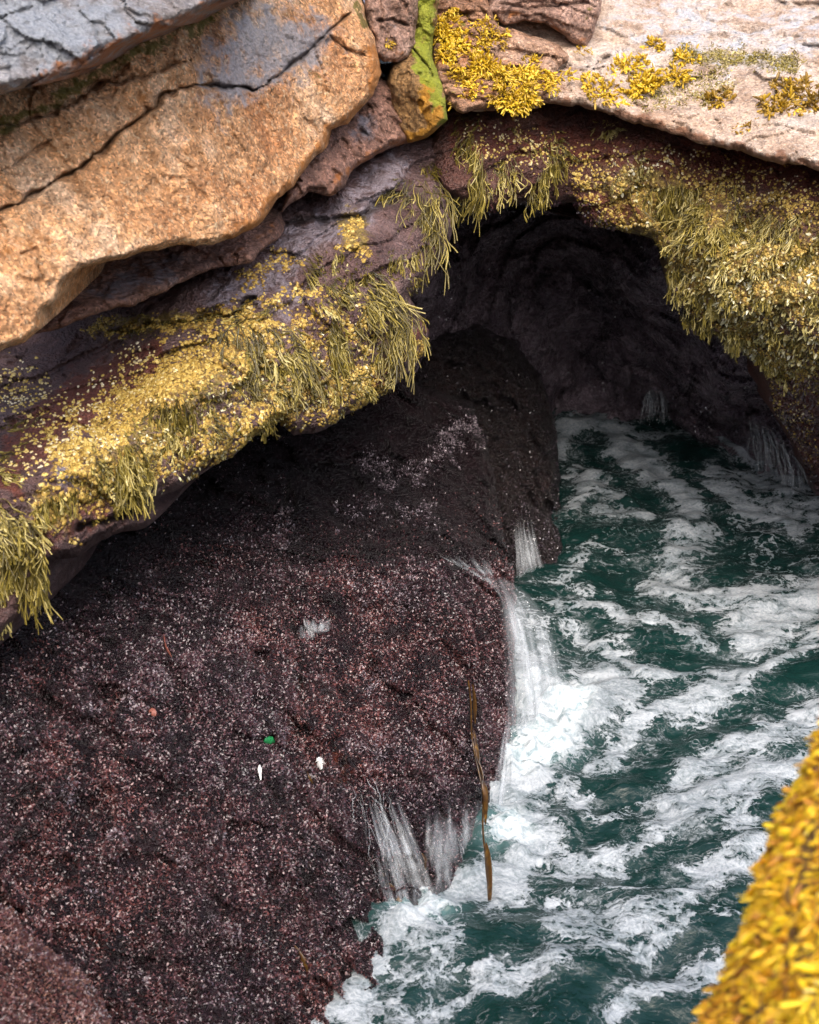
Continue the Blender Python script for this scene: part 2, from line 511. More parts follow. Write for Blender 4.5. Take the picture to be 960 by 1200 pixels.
def barnacles(P, N, r, rnd, sides=6):
    n = len(P)
    N = N + R.normal(size=N.shape) * 0.18; N /= np.linalg.norm(N, axis=1)[:, None]
    u, v = frames(N)
    ang = np.arange(sides) / sides * 2 * np.pi
    ph = R.random(n)[:, None] * 6.28
    ca, sa = np.cos(ang + ph), np.sin(ang + ph)
    wob = 1 + 0.18 * R.normal(size=(n, sides))
    base = P[:, None] + (u[:, None] * ca[..., None] + v[:, None] * sa[..., None]) * (r[:, None] * wob)[..., None] - N[:, None] * 0.003
    h = r * R.uniform(0.55, 0.95, n)
    top = P[:, None] + (u[:, None] * ca[..., None] + v[:, None] * sa[..., None]) * (r[:, None] * wob * 0.5)[..., None] + (N * h[:, None])[:, None]
    cen = P + N * (h * 0.55)[:, None]
    V = np.concatenate([base, top, cen[:, None]], 1)
    k = 2 * sides + 1
    off = (np.arange(n) * k)[:, None]
    i = np.arange(sides); j = (i + 1) % sides
    q = np.stack([i, j, j + sides, i + sides], -1)
    t3 = np.stack([i + sides, j + sides, np.full(sides, 2 * sides)], -1)
    Q = (off[:, :, None] + q[None]).reshape(-1, 4); T3 = (off[:, :, None] + t3[None]).reshape(-1, 3)
    val = np.repeat(rnd[:, None], k, 1); val[:, -1] = 0.0
    return V.reshape(-1, 3), Q, T3, val.ravel()


def blades(P, N, length, width, rnd, lift=0.7, droop=0.3, seg=3):
    """little curved leaf blades standing on a surface"""
    n = len(P)
    d = R.normal(size=(n, 3)); d -= (d * N).sum(1)[:, None] * N; d /= np.linalg.norm(d, axis=1)[:, None]
    d = d + N * (lift * R.uniform(0.3, 1.5, n))[:, None]; d /= np.linalg.norm(d, axis=1)[:, None]
    side = np.cross(d, N + R.normal(size=(n, 3)) * 0.5); side /= np.linalg.norm(side, axis=1)[:, None] + 1e-9
    rows = []
    p = P - N * 0.004
    prof = np.sin(np.linspace(0.35, 2.9, seg + 1)); prof = prof / prof.max()
    for k in range(seg + 1):
        w = (width * prof[k])[:, None]
        cup = N * (width * 0.25 * prof[k])[:, None]
        rows.append(np.stack([p - side * w + cup, p + side * w + cup], 1))
        d = d + np.array([0, 0, -1.0]) * droop / seg + R.normal(size=(n, 3)) * 0.22; d /= np.linalg.norm(d, axis=1)[:, None]
        p = p + d * (length / seg)[:, None]
    V = np.stack(rows, 1).reshape(n, -1, 3)
    k = 2 * (seg + 1)
    q = np.array([[2 * i, 2 * i + 1, 2 * i + 3, 2 * i + 2] for i in range(seg)])
    Q = ((np.arange(n) * k)[:, None, None] + q[None]).reshape(-1, 4)
    return V.reshape(-1, 3), Q, np.repeat(rnd, k)


def tubes(lines, radii, sides=4, flat=0.6, rnd=None):
    """lines (n, m, 3), radii (n, m): closed-tip tubes"""
    n, m, _ = lines.shape
    tan = np.gradient(lines, axis=1); tan /= np.linalg.norm(tan, axis=-1)[..., None] + 1e-9
    ref = R.normal(size=(n, 1, 3)); ref = np.repeat(ref, m, 1)
    u = np.cross(tan, ref); u /= np.linalg.norm(u, axis=-1)[..., None] + 1e-9
    v = np.cross(tan, u)
    ang = np.arange(sides) / sides * 2 * np.pi
    V = lines[:, :, None] + (u[:, :, None] * np.cos(ang)[:, None] + v[:, :, None] * np.sin(ang)[:, None] * flat) * radii[:, :, None, None]
    i = np.arange(sides); j = (i + 1) % sides
    q = []
    for k in range(m - 1):
        q.append(np.stack([i + k * sides, j + k * sides, j + (k + 1) * sides, i + (k + 1) * sides], -1))
    q = np.concatenate(q)
    Q = ((np.arange(n) * m * sides)[:, None, None] + q[None]).reshape(-1, 4)
    rn = np.zeros(n) if rnd is None else rnd
    if rn.ndim == 2: return V.reshape(-1, 3), Q, np.repeat(rn.ravel(), sides)
    return V.reshape(-1, 3), Q, np.repeat(rn, m * sides)


DOWN = np.array([0, 0, -1.0])


def strand_tuft(P, N, length, n=46, spread=0.05, width=0.0045, yel=0.5, side=0.0, gravity=0.9):
    """hanging rockweed: forked rope-like fronds with bladders"""
    m = 11
    u, v = frames(N[None])
    a = np.clip(R.normal(size=(n, 2)), -1.5, 1.5) * spread
    p = P + u * a[:, :1] + v * a[:, 1:]
    fan = np.clip(a[:, 0] / (spread + 1e-6), -2, 2)
    d = N * (R.uniform(0.1, 0.75, n) * 0.6)[:, None] + DOWN * R.uniform(0.3, 1.0, n)[:, None] + u * (fan * 0.2 + side)[:, None] + R.normal(size=(n, 3)) * 0.2
    curl = R.normal(size=(n, 3)) * 0.34
    d /= np.linalg.norm(d, axis=1)[:, None]
    L = length * R.uniform(0.3, 1.0, n)
    lines = [p.copy()]
    for k in range(m - 1):
        p = p + d * (L / (m - 1))[:, None]
        lines.append(p.copy())
        d = d + DOWN * gravity * 4.6 / (m - 1) + curl * np.cos(k * 0.9 + 1) + R.normal(size=(n, 3)) * 0.12
        d -= np.minimum((d * N).sum(1), 0)[:, None] * N * 0.8
        d /= np.linalg.norm(d, axis=1)[:, None]
    lines = np.stack(lines, 1)
    s = np.linspace(0, 1, m)
    bl = 1 + 0.75 * np.clip(np.sin(s[None] * R.uniform(9, 20, n)[:, None] + R.random(n)[:, None] * 6), 0, 1) ** 3
    rad = width * R.uniform(0.7, 1.25, n)[:, None] * (0.65 + 0.75 * s - 0.9 * np.clip(s - 0.85, 0, 1) * 3) [None] * bl
    rn = np.clip(yel + R.normal(size=n) * 0.27, 0, 1)
    rn = np.clip(rn[:, None] + 0.4 * (s[None] - 0.6), 0, 1)
    out = [tubes(lines, rad, 4, 0.55, rn)]
    # forks
    for rep in range(2):
        st = 4 + rep * 2
        lf = lines[:, st:].copy()
        w = np.linspace(0, 1, m - st)[None, :, None]
        lf = lines[:, st:st + 1] + (lf - lines[:, st:st + 1]) * R.uniform(0.55, 1.0, n)[:, None, None]
        lf = lf + R.normal(size=(n, 1, 3)) * 0.075 * length * w ** 1.2
        out.append(tubes(lf, rad[:, st:] * 0.85, 4, 0.55, np.clip(rn[:, st:] + 0.1, 0, 1)))
    return merge(out)


def merge(parts):
    V = []; Q = []; A = []; o = 0
    for v, q, a in parts:
        V.append(v); Q.append(q + o); A.append(a); o += len(v)
    return np.concatenate(V), np.concatenate(Q), np.concatenate(A)


def bush_tuft(P, N, size, n=40, spread=0.04, yel=0.6):
    """bushy rockweed: short forked fronds with swollen tips"""
    m = 6
    u, v = frames(N[None])
    a = np.clip(R.normal(size=(n, 2)), -1.5, 1.5) * spread
    p0 = P + u * a[:, :1] + v * a[:, 1:] - N * 0.004
    d = N * R.uniform(0.3, 1.1, n)[:, None] + u * (a[:, :1] / spread * 0.45) + v * (a[:, 1:] / spread * 0.45) + DOWN * 0.35 + R.normal(size=(n, 3)) * 0.25
    d /= np.linalg.norm(d, axis=1)[:, None]
    L = size * R.uniform(0.35, 0.9, n)
    p = p0; lines = [p]
    for k in range(m - 1):
        p = p + d * (L / (m - 1))[:, None]; lines.append(p)
        d = d + DOWN * 0.16 + R.normal(size=(n, 3)) * 0.2; d /= np.linalg.norm(d, axis=1)[:, None]
    lines = np.stack(lines, 1)
    prof = np.array([0.35, 0.45, 0.5, 0.8, 1.25, 0.75])
    rad = size * 0.125 * R.uniform(0.7, 1.3, n)[:, None] * prof[None]
    rn = np.clip(yel + R.normal(size=n) * 0.25, 0, 1)[:, None] * (0.45 + 0.55 * np.linspace(0, 1, m))[None]
    out = [tubes(lines, rad, 5, 0.65, rn)]
    for rep in range(2):
        lf = lines[:, 2:]; w = np.linspace(0, 1, m - 2)[None, :, None]
        lf = lf + R.normal(size=(n, 1, 3)) * 0.3 * size * w
        out.append(tubes(lf, rad[:, 2:], 5, 0.65, np.clip(rn[:, 2:] + 0.05, 0, 1)))
    return merge(out)


M['barn'] = leafy('barnacle_shell', [(0.0, (0.03, 0.018, 0.009)), (0.2, (0.15, 0.085, 0.02)), (0.5, (0.38, 0.25, 0.05)), (0.8, (0.54, 0.41, 0.13)), (1.0, (0.68, 0.62, 0.46))], 0.6, 0.3)
M['weed'] = leafy('rockweed', [(0.0, (0.018, 0.014, 0.004)), (0.3, (0.07, 0.052, 0.008)), (0.55, (0.15, 0.115, 0.02)), (0.8, (0.31, 0.24, 0.05)), (1.0, (0.52, 0.44, 0.19))], 0.33, 0.5)
M['gold'] = leafy('golden_rockweed', [(0.0, (0.10, 0.055, 0.006)), (0.35, (0.30, 0.17, 0.008)), (0.65, (0.52, 0.33, 0.012)), (1.0, (0.70, 0.50, 0.05))], 0.35, 0.5)
M['red'] = leafy('red_algae_blades', [(0.0, (0.008, 0.004, 0.007)), (0.3, (0.036, 0.014, 0.021)), (0.6, (0.082, 0.034, 0.043)), (0.8, (0.125, 0.055, 0.062)), (0.93, (0.16, 0.08, 0.072)), (1.0, (0.18, 0.11, 0.11))], 0.32, 1.0, noise_scale=4.5, hue=(1.85, 1.2, 0.8), ior=1.62, micro=0.5)
M['redpale'] = leafy('pink_algae_blades', [(0.0, (0.02, 0.009, 0.009)), (0.5, (0.13, 0.055, 0.047)), (1.0, (0.27, 0.15, 0.10))], 0.4, 0.5)
M['dark'] = leafy('dark_algae_blades', [(0.0, (0.012, 0.009, 0.012)), (0.6, (0.085, 0.065, 0.08)), (1.0, (0.22, 0.18, 0.20))], 0.25, 0.9)
M['fleck'] = leafy('bleached_weed', [(0.0, (0.03, 0.022, 0.006)), (0.35, (0.16, 0.12, 0.03)), (0.65, (0.46, 0.40, 0.16)), (1.0, (0.74, 0.72, 0.56))], 0.3, 0.6)
M['forew'] = leafy('bright_rockweed', [(0.0, (0.10, 0.025, 0.006)), (0.3, (0.48, 0.20, 0.005)), (0.6, (0.68, 0.42, 0.008)), (0.85, (0.75, 0.55, 0.02)), (1.0, (0.8, 0.66, 0.25))], 0.4, 0.4, noise_scale=9)

# ------------------------------------------------------------------ THE ROCKS
grey_boulder = Rock('granite_boulder', M['greyrock'],
    [(-220, -260), (420, -260), (300, -60), (276, -2), (240, 10), (200, 32), (150, 50), (125, 60), (90, 82), (45, 100), (0, 108), (-220, 170)],
    [(-200, -200, 6.6), (-150, 100, 5.9), (0, 95, 6.25), (0, -100, 6.8), (120, 50, 6.6), (260, -20, 7.1), (350, -250, 8.2)],
    res=2.0, edge=12, edge_r=0.18, thick=3.5, facets=(0.22, 0.03), grit=0.008, soft=0.3, cracks=[([(0, 22), (20, 12), (40, 10)], 2, 0.03), ([(125, 25), (145, 12), (175, 20)], 3, 0.03), ([(0, 62), (35, 48), (60, 40)], 1.5, 0.015)],
    masks={'grey': [([(-50, 30), (60, 40), (110, 30)], 60, 0.75), ([(160, 20)], 40, 0.5)], 'rust': [([(40, 100), (140, 56), (270, 0)], 16, 0.65), ([(110, 60), (200, 20)], 26, 0.4)]}, seed=1)
tag(grey_boulder.o, 'blue-grey weathered granite boulder capping the orange slab at the upper left', 'boulder')

slab = Rock('granite_slab', M['orange'],
    [(-220, 40), (60, 40), (240, -90), (400, -200), (440, -60), (418, -10), (428, 20), (440, 52), (445, 88), (436, 112), (418, 132), (408, 146), (386, 152), (381, 172), (355, 203), (326, 234), (308, 260), (272, 281), (240, 287), (195, 290),
     (130, 305), (95, 316), (75, 332), (70, 350), (55, 365), (46, 386), (28, 401), (0, 413), (-220, 480)],
    [(-200, 60, 6.3), (-200, 450, 5.85), (0, 400, 6.45), (0, 120, 7.0), (60, 340, 6.65), (160, 280, 7.1), (200, 60, 7.6), (300, 250, 7.75), (300, 60, 8.1), (440, 90, 8.75), (400, -100, 9.0), (380, 150, 8.45)],
    res=1.8, edge=8, edge_r=0.14, thick=3.0, big=(0.6, 0.06), facets=(0.55, 0.016), fine=(0.06, 0.016), grit=0.008, soft=0.1,
    cracks=[([(412, 14), (385, 40), (342, 76), (312, 100), (300, 105)], 2.2, 0.10, 3, 0.03), ([(303, 105), (255, 102), (215, 106), (192, 110), (178, 128), (163, 142), (120, 176), (70, 210), (30, 235), (-10, 255)], 2.4, 0.12, 5, 0.035),
            ([(385, 42), (400, 56), (428, 66)], 2, 0.05), ([(225, 68), (185, 85), (120, 98), (90, 122), (40, 140), (-10, 150)], 2.2, 0.05, 6, 0.03), ([(155, 72), (130, 95), (95, 110)], 3, 0.04),
            ([(340, 112), (350, 125), (375, 160)], 1.8, 0.03), ([(0, 205), (40, 175), (60, 165)], 2.2, 0.04), ([(20, 300), (45, 290), (50, 330)], 2.5, 0.04)],
    masks={'grey': [([(300, 40), (350, 50), (270, 90)], 55, 0.72), ([(250, 60)], 45, 0.55), ([(340, 110), (230, 160)], 26, 0.32), ([(395, 60)], 18, 0.4), ([(150, 170)], 30, 0.25)],
           'rust': [([(440, 60), (440, 110), (385, 155), (370, 190), (310, 255), (270, 280)], 15, 0.72), ([(230, 285), (90, 315), (60, 360), (20, 400)], 10, 0.55), ([(0, 290), (50, 280)], 30, 0.45), ([(150, 240), (230, 200), (300, 180)], 55, 0.36), ([(20, 360)], 30, 0.4), ([(200, 90), (100, 140), (0, 190)], 22, 0.42)],
           'moss': [([(250, 15), (200, 45), (140, 70), (80, 110), (0, 150)], 13, 0.75), ([(418, 5), (434, 30)], 7, 0.9), ([(372, 90), (395, 105), (425, 75)], 14, 0.35), ([(300, 170)], 30, 0.22)]}, seed=2)
tag(slab.o, 'big orange-pink cracked granite slab overhanging the barnacle ledge', 'rock slab')

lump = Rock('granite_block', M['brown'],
    [(330, 250), (350, 190), (375, 150), (410, 120), (440, 90), (480, 110), (505, 150), (490, 164), (465, 172), (440, 181), (412, 199), (406, 219), (386, 229), (362, 224)],
    [(340, 220, 8.4), (440, 120, 9.1), (490, 150, 9.2), (400, 200, 8.75), (400, 140, 8.95)],
    res=1.8, edge=9, edge_r=0.14, thick=2.0, grit=0.008, soft=0.3, facets=(0.16, 0.03), fine=(0.05, 0.012), cracks=[([(420, 150), (440, 165), (450, 170)], 2, 0.04)],
    masks={'grey': [([(430, 150)], 22, 0.6)], 'rust': [([(490, 160), (440, 178), (405, 205), (385, 225)], 9, 0.6), ([(480, 130)], 18, 0.6)]}, seed=3)
tag(lump.o, 'reddish brown granite block wedged under the right end of the orange slab', 'rock')

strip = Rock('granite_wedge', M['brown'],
    [(40, 392), (70, 340), (105, 300), (200, 270), (270, 262), (305, 245), (324, 255), (328, 278), (312, 294), (292, 309), (262, 313), (236, 321), (196, 341), (170, 352), (120, 367), (84, 380)],
    [(50, 385, 7.5), (110, 330, 7.8), (200, 310, 8.05), (320, 270, 8.45), (200, 280, 8.3)],
    res=1.8, edge=10, edge_r=0.12, thick=2.0, facets=(0.2, 0.02), fine=(0.05, 0.012), cracks=[([(258, 300), (268, 312)], 2, 0.03)],
    masks={'grey': [([(120, 340), (200, 310)], 25, 0.55)], 'rust': [([(270, 300), (320, 270)], 12, 0.4)]}, seed=4)
tag(strip.o, 'purple-brown rock wedge in the shadowed gap beneath the orange slab', 'rock')

orange_knob = Rock('granite_boulder', M['pinkbrown'],
    [(418, -120), (500, -120), (492, 0), (486, 50), (480, 66), (466, 74), (450, 72), (438, 62), (440, 46), (428, 16)],
    [(430, -60, 9.0), (480, -60, 9.1), (440, 40, 8.95), (480, 60, 9.15)], res=1.6, edge=9, edge_r=0.1, thick=1.5, facets=(0.15, 0.02), fine=(0.05, 0.01), big=(0.3, 0.04),
    cracks=[([(440, 22), (462, 20), (480, 30)], 2.5, 0.06)],
    masks={'rust': [([(445, 60), (470, 70)], 8, 0.5)], 'grey': [([(455, 35)], 14, 0.4)]}, rough=2, seed=5)
tag(orange_knob.o, 'small pinkish granite knob left of the green algae rock at the top edge', 'rock')

green_rock = Rock('algae_rock', M['green'],
    [(478, -160), (520, -160), (518, -30), (513, 20), (507, 45), (508, 70), (517, 95), (523, 120), (524, 140), (508, 156), (492, 166), (478, 168), (462, 150), (455, 120), (452, 95), (460, 76), (474, 66), (482, 50), (482, 0)],
    [(490, -60, 9.15), (500, 60, 9.2), (515, 130, 9.0), (465, 130, 9.2), (480, 90, 9.05)], res=1.5, edge=8, edge_r=0.12, thick=1.8, facets=(0.15, 0.022), fine=(0.04, 0.012), big=(0.3, 0.03),
    cracks=[([(484, 56), (492, 66), (503, 80), (508, 92)], 2, 0.06, 1)],
    masks={'moss': [([(500, -120), (498, 30), (500, 60), (505, 90)], 20, 1.0), ([(512, 90), (522, 140)], 11, 0.95), ([(490, 100)], 10, 0.4)], 'rust': [([(498, 100), (508, 150), (480, 165)], 12, 0.9)]}, rough=2, seed=6)
tag(green_rock.o, 'upright rock coated in bright yellow-green algae above the cave mouth', 'rock')

pale = Rock('granite_ledge', M['pale'],
    [(498, -260), (1200, -260), (1200, 240), (960, 199), (900, 189), (830, 169), (770, 152), (730, 140), (700, 131), (670, 126), (640, 120), (605, 132), (570, 128), (540, 132), (518, 122), (506, 80), (500, 20)],
    [(510, 0, 9.75), (520, 120, 9.3), (640, 110, 9.35), (640, 0, 10.1), (800, 150, 9.1), (960, 190, 8.7), (800, -40, 10.5), (960, 0, 10.0), (960, -240, 11.6), (520, -240, 10.6), (1180, 220, 8.4), (1180, -200, 10.9)],
    res=2.0, edge=12, edge_r=0.16, thick=2.5, grit=0.009, soft=0.3, big=(0.5, 0.06), facets=(0.3, 0.025), fine=(0.06, 0.014), strata=(0.1, 0.5, 0.9, 0.30, 0.014),
    cracks=[([(915, 3), (960, 6)], 2, 0.05), ([(640, 92), (665, 76), (695, 80), (715, 66)], 2.4, 0.05, 4, 0.04), ([(505, 20), (560, 18), (568, 40)], 2, 0.05, 4, 0.03), ([(520, 50), (545, 60), (570, 85)], 2, 0.05, 4, 0.03), ([(510, 95), (560, 88), (620, 70), (650, 62)], 2.2, 0.05, 5, 0.04), ([(590, 60), (600, 80), (595, 110)], 1.8, 0.04), ([(720, 60), (800, 40), (900, 38)], 1.6, 0.02, 6, 0.02)],
    masks={'grey': [([(760, 20), (860, 50), (960, 40)], 70, 0.5), ([(900, 120)], 40, 0.3)],
           'rust': [([(520, 126), (640, 116), (720, 134), (800, 158), (870, 180), (960, 197)], 11, 0.85), ([(520, 80), (600, 60), (640, 100)], 46, 0.6), ([(640, 75), (690, 100)], 22, 0.5), ([(540, 0), (560, 40)], 40, 0.55)],
           'moss': [([(520, 60), (540, 110)], 24, 0.5), ([(790, 65), (870, 68), (930, 72)], 11, 0.6), ([(760, 100), (830, 105)], 18, 0.45)]}, rough=5, seed=7)
tag(pale.o, 'pale pinkish grey granite ledge sunlit along the upper right', 'rock ledge')

step_rock = Rock('granite_step', M['step'],
    [(500, -220), (575, -220), (572, 0), (584, 30), (622, 40), (655, 52), (668, 66), (652, 84), (644, 106), (612, 128), (588, 122), (566, 130), (544, 133), (522, 125), (510, 90), (502, 30)],
    [(510, 0, 9.62), (520, 125, 9.12), (600, 120, 9.18), (650, 60, 9.55), (560, -200, 10.3), (570, 40, 9.5)], res=1.7, edge=8, edge_r=0.14, thick=1.0, strata=(0.1, 0.45, 0.9, 0.12, 0.035), facets=(0.18, 0.03), fine=(0.05, 0.014), grit=0.008, soft=0.3,
    cracks=[([(508, 22), (545, 18), (566, 44)], 1.8, 0.05, 3, 0.03), ([(515, 52), (545, 62), (580, 84), (630, 80)], 1.8, 0.05, 4, 0.04), ([(545, 100), (560, 85), (600, 100)], 1.6, 0.04)],
    masks={'rust': [([(520, 40), (560, 90), (620, 110)], 50, 0.5)], 'moss': [([(515, 30), (540, 40)], 12, 0.7), ([(530, 100), (610, 115)], 20, 0.4)], 'grey': [([(620, 70)], 22, 0.4)]}, seed=17)
tag(step_rock.o, 'orange-brown layered rock step covered in golden weed right of the green rock', 'rock ledge')

overhang = Rock('granite_overhang', M['pinkbrown'],
    [(556, -200), (722, -200), (708, -60), (705, 0), (700, 26), (690, 56), (676, 54), (662, 40), (640, 26), (615, 24), (592, 30), (574, 14), (566, -20)],
    [(570, 0, 9.75), (700, 30, 9.65), (640, -150, 10.3), (640, 10, 9.6), (690, 50, 9.7)], res=1.8, edge=9, edge_r=0.12, thick=1.2, strata=(0.2, 0.4, 0.9, 0.09, 0.03), facets=(0.2, 0.025), fine=(0.05, 0.012),
    cracks=[([(585, 5), (620, 12), (690, 4)], 2, 0.05), ([(600, 20), (640, 18)], 1.6, 0.04)], masks={'rust': [([(600, 20), (690, 50)], 10, 0.5)], 'moss': [([(690, 20), (698, 0)], 7, 0.5)]}, seed=8)
tag(overhang.o, 'jutting layered pink rock overhang beside the golden rockweed at the top', 'rock')

right_wall = Rock('barnacled_wall', M['wall'],
    [(500, 180), (512, 120), (640, 80), (760, 90), (1200, 150), (1200, 720), (1000, 640), (962, 590), (948, 556), (930, 520), (908, 480), (898, 445), (888, 424), (850, 396), (802, 366), (788, 340), (780, 302), (766, 279), (722, 269), (686, 264),
     (669, 237), (640, 241), (600, 238), (576, 250), (555, 246), (538, 236), (520, 226), (506, 205)],
    [(510, 180, 9.5), (520, 225, 9.4), (640, 120, 9.75), (640, 235, 9.75), (760, 170, 9.55), (700, 260, 9.8), (780, 300, 9.7), (800, 360, 9.7), (880, 260, 9.35), (960, 210, 9.15), (960, 330, 8.95), (890, 425, 9.85), (960, 430, 9.2), (860, 350, 9.3), (940, 540, 11.4), (1000, 600, 11.6), (1180, 300, 8.4), (1180, 650, 9.9), (600, 190, 9.5), (880, 120, 9.75), (960, 130, 9.65), (1180, 150, 9.4), (760, 100, 9.9)],
    res=1.9, edge=13, edge_r=0.22, thick=1.0, big=(0.4, 0.11), facets=(0.25, 0.03), fine=(0.05, 0.016), strata=(-0.3, 0.3, 0.9, 0.2, 0.05),
    masks={'moss': [([(760, 240), (860, 300), (960, 330)], 85, 0.75), ([(830, 360), (900, 400)], 40, 0.5), ([(560, 180), (640, 190)], 25, 0.2)],
           'rust': [([(540, 160), (660, 170), (760, 180), (960, 215)], 32, 0.75), ([(690, 240), (740, 250)], 26, 0.7), ([(920, 470), (960, 530)], 50, 0.75), ([(830, 225)], 30, 0.6)],
           'grey': [([(730, 180), (740, 190)], 12, 0.5), ([(860, 240)], 16, 0.55)]}, seed=9)
tag(right_wall.o, 'barnacled rock wall right of the cave mouth below the pale ledge', 'rock wall')

ledge = Rock('barnacled_ledge', M['ledge'],
    [(-220, 430), (40, 360), (140, 320), (300, 230), (400, 185), (470, 160), (512, 158), (522, 190), (524, 232), (531, 268), (522, 300), (502, 330), (482, 346), (490, 366), (503, 386), (499, 412), (480, 432), (460, 456), (430, 475), (400, 490),
     (380, 505), (346, 510), (326, 496), (300, 510), (270, 536), (230, 560), (190, 581), (172, 592), (190, 600), (170, 618), (130, 626), (108, 640), (90, 652), (52, 664), (42, 700), (24, 730), (0, 756), (-220, 830)],
    [(-200, 450, 6.9), (-200, 800, 6.2), (0, 440, 8.3), (60, 430, 8.4), (30, 500, 7.5), (0, 560, 6.95), (0, 740, 6.75), (90, 520, 7.15), (100, 640, 7.05), (140, 420, 8.15), (200, 450, 7.6), (180, 590, 7.45), (250, 400, 7.9), (300, 500, 7.85), (330, 300, 8.55), (330, 420, 8.05), (420, 220, 9.1),
     (440, 300, 8.6), (430, 470, 8.45), (500, 390, 8.85), (520, 190, 9.4), (525, 270, 9.15)],
    res=1.9, edge=14, edge_r=0.3, thick=2.2, push=(0, 0.93, -0.3), big=(0.4, 0.10), facets=(0.28, 0.03), fine=(0.05, 0.018), strata=(-0.45, 0.2, 0.87, 0.24, 0.05),
    cracks=[([(330, 260), (420, 255), (450, 235), (470, 225)], 5, 0.10), ([(130, 390), (200, 380), (270, 370), (300, 350)], 6, 0.12), ([(170, 595), (130, 605), (90, 620)], 6, 0.15)],
    masks={'moss': [([(120, 560), (200, 470), (300, 400)], 45, 0.7), ([(120, 380), (240, 375)], 12, 0.75), ([(420, 280), (410, 260)], 18, 0.8), ([(60, 600)], 35, 0.8), ([(400, 440), (330, 470)], 30, 0.55)],
           'grey': [([(330, 300), (420, 240), (460, 200)], 34, 0.62), ([(250, 345), (330, 330)], 24, 0.6), ([(350, 350), (300, 385)], 24, 0.5), ([(80, 560)], 18, 0.75), ([(490, 390)], 14, 0.2)],
           'rust': [([(30, 520), (120, 450), (170, 430)], 38, 0.95), ([(10, 560)], 24, 1.0), ([(110, 600), (40, 640)], 24, 0.6), ([(490, 390), (440, 460)], 16, 0.7)]}, seed=10)
tag(ledge.o, 'slanting left rock ledge crusted with golden barnacles above the dark hollow', 'rock ledge')

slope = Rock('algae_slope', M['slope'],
    [(-240, 560), (80, 560), (250, 470), (420, 430), (555, 470), (576, 540), (588, 610), (600, 670), (606, 720), (606, 800), (602, 880), (590, 950), (570, 1010), (540, 1050), (505, 1090), (470, 1125), (445, 1170), (420, 1230), (380, 1330), (300, 1420), (-240, 1420)],
    [(-200, 640, 7.4), (-200, 1400, 5.6), (0, 760, 7.3), (0, 1000, 6.75), (0, 1200, 6.35), (150, 620, 8.9), (60, 700, 7.9), (150, 800, 7.5), (150, 1000, 7.0), (200, 1200, 6.7), (330, 1000, 7.3), (310, 860, 7.7), (300, 660, 8.9), (310, 560, 10.0), (250, 600, 9.5), (300, 1130, 7.05),
     (450, 480, 10.9), (540, 500, 11.1), (360, 690, 8.75), (360, 625, 9.5), (450, 640, 9.52), (450, 600, 9.95), (450, 560, 10.35), (450, 680, 9.0), (450, 760, 8.75), (590, 700, 9.55), (575, 655, 9.9), (560, 600, 10.4), (520, 640, 9.62), (520, 685, 9.1), (450, 850, 8.38), (430, 895, 8.15), (545, 800, 8.95), (540, 880, 8.5), (580, 880, 8.75), (470, 1080, 7.64), (420, 1142, 7.34), (440, 1020, 7.72), (540, 1000, 8.05), (580, 960, 8.5), (385, 1195, 7.08), (340, 1180, 6.98),
     (420, 1250, 7.05), (550, 1080, 8.15), (600, 1000, 8.8), (300, 1400, 6.4)],
    res=2.6, edge=16, edge_r=0.3, thick=3.0, push=(-0.35, 0.75, -0.55), big=(0.5, 0.11), facets=(0.3, 0.06), fine=(0.15, 0.04), grit=0.01,
    cracks=[([(340, 560), (333, 600), (330, 660), (345, 740), (352, 800), (350, 860)], 5, 0.07), ([(340, 650), (420, 646), (500, 655), (590, 680)], 4, 0.05, 5, 0.05), ([(345, 850), (365, 900), (375, 960)], 5, 0.05), ([(400, 905), (450, 912), (520, 905), (580, 900)], 5, 0.04, 6, -0.05)],
    masks={'rust': [([(400, 900)], 40, 0.5), ([(100, 1000)], 120, 0.3)]}, rough=4, seed=11)
tag(slope.o, 'broad wet slope matted with dark red algae filling the lower left', 'rock slope')

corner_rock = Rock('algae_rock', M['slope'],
    [(-240, 1040), (-20, 1052), (14, 1066), (36, 1096), (70, 1118), (108, 1150), (128, 1190), (150, 1300), (150, 1420), (-240, 1420)],
    [(-200, 1060, 5.9), (0, 1070, 6.1), (0, 1200, 5.75), (100, 1180, 6.0), (100, 1400, 5.4), (-200, 1400, 5.2)], res=2.6, edge=30, edge_r=0.28, thick=1.5, push=(-0.2, 0.6, -0.75), seed=12)
tag(corner_rock.o, 'pinkish algae-covered rock in the lower left corner', 'rock')

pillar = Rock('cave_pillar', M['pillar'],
    [(480, 470), (500, 400), (560, 380), (600, 400), (634, 440), (650, 492), (653, 530), (656, 570), (660, 610), (660, 650), (664, 700), (600, 760), (520, 760), (500, 600)],
    [(520, 500, 11.6), (600, 450, 12.0), (650, 500, 12.1), (658, 620, 11.65), (600, 600, 11.3), (600, 700, 10.75), (520, 700, 10.6)], res=2.2, edge=14, edge_r=0.3, thick=1.5, push=(-0.3, 0.9, -0.3),
    big=(0.35, 0.13), facets=(0.22, 0.07), fine=(0.08, 0.03), seed=13)
tag(pillar.o, 'dark brown upright rock at the left side of the cave water', 'rock')

foot_rock = Rock('wet_boulder', M['pillar'],
    [(590, 600), (606, 584), (622, 588), (640, 602), (652, 620), (660, 640), (664, 672), (640, 700), (600, 720), (588, 660)],
    [(600, 600, 11.15), (650, 630, 11.1), (620, 660, 10.85), (640, 690, 10.9)], res=1.8, edge=14, edge_r=0.22, thick=0.6, push=(-0.4, 0.8, -0.4), big=(0.3, 0.04), facets=(0.12, 0.02), seed=14)
tag(foot_rock.o, 'small wet boulder with water running down it at the foot of the cave pillar', 'boulder')

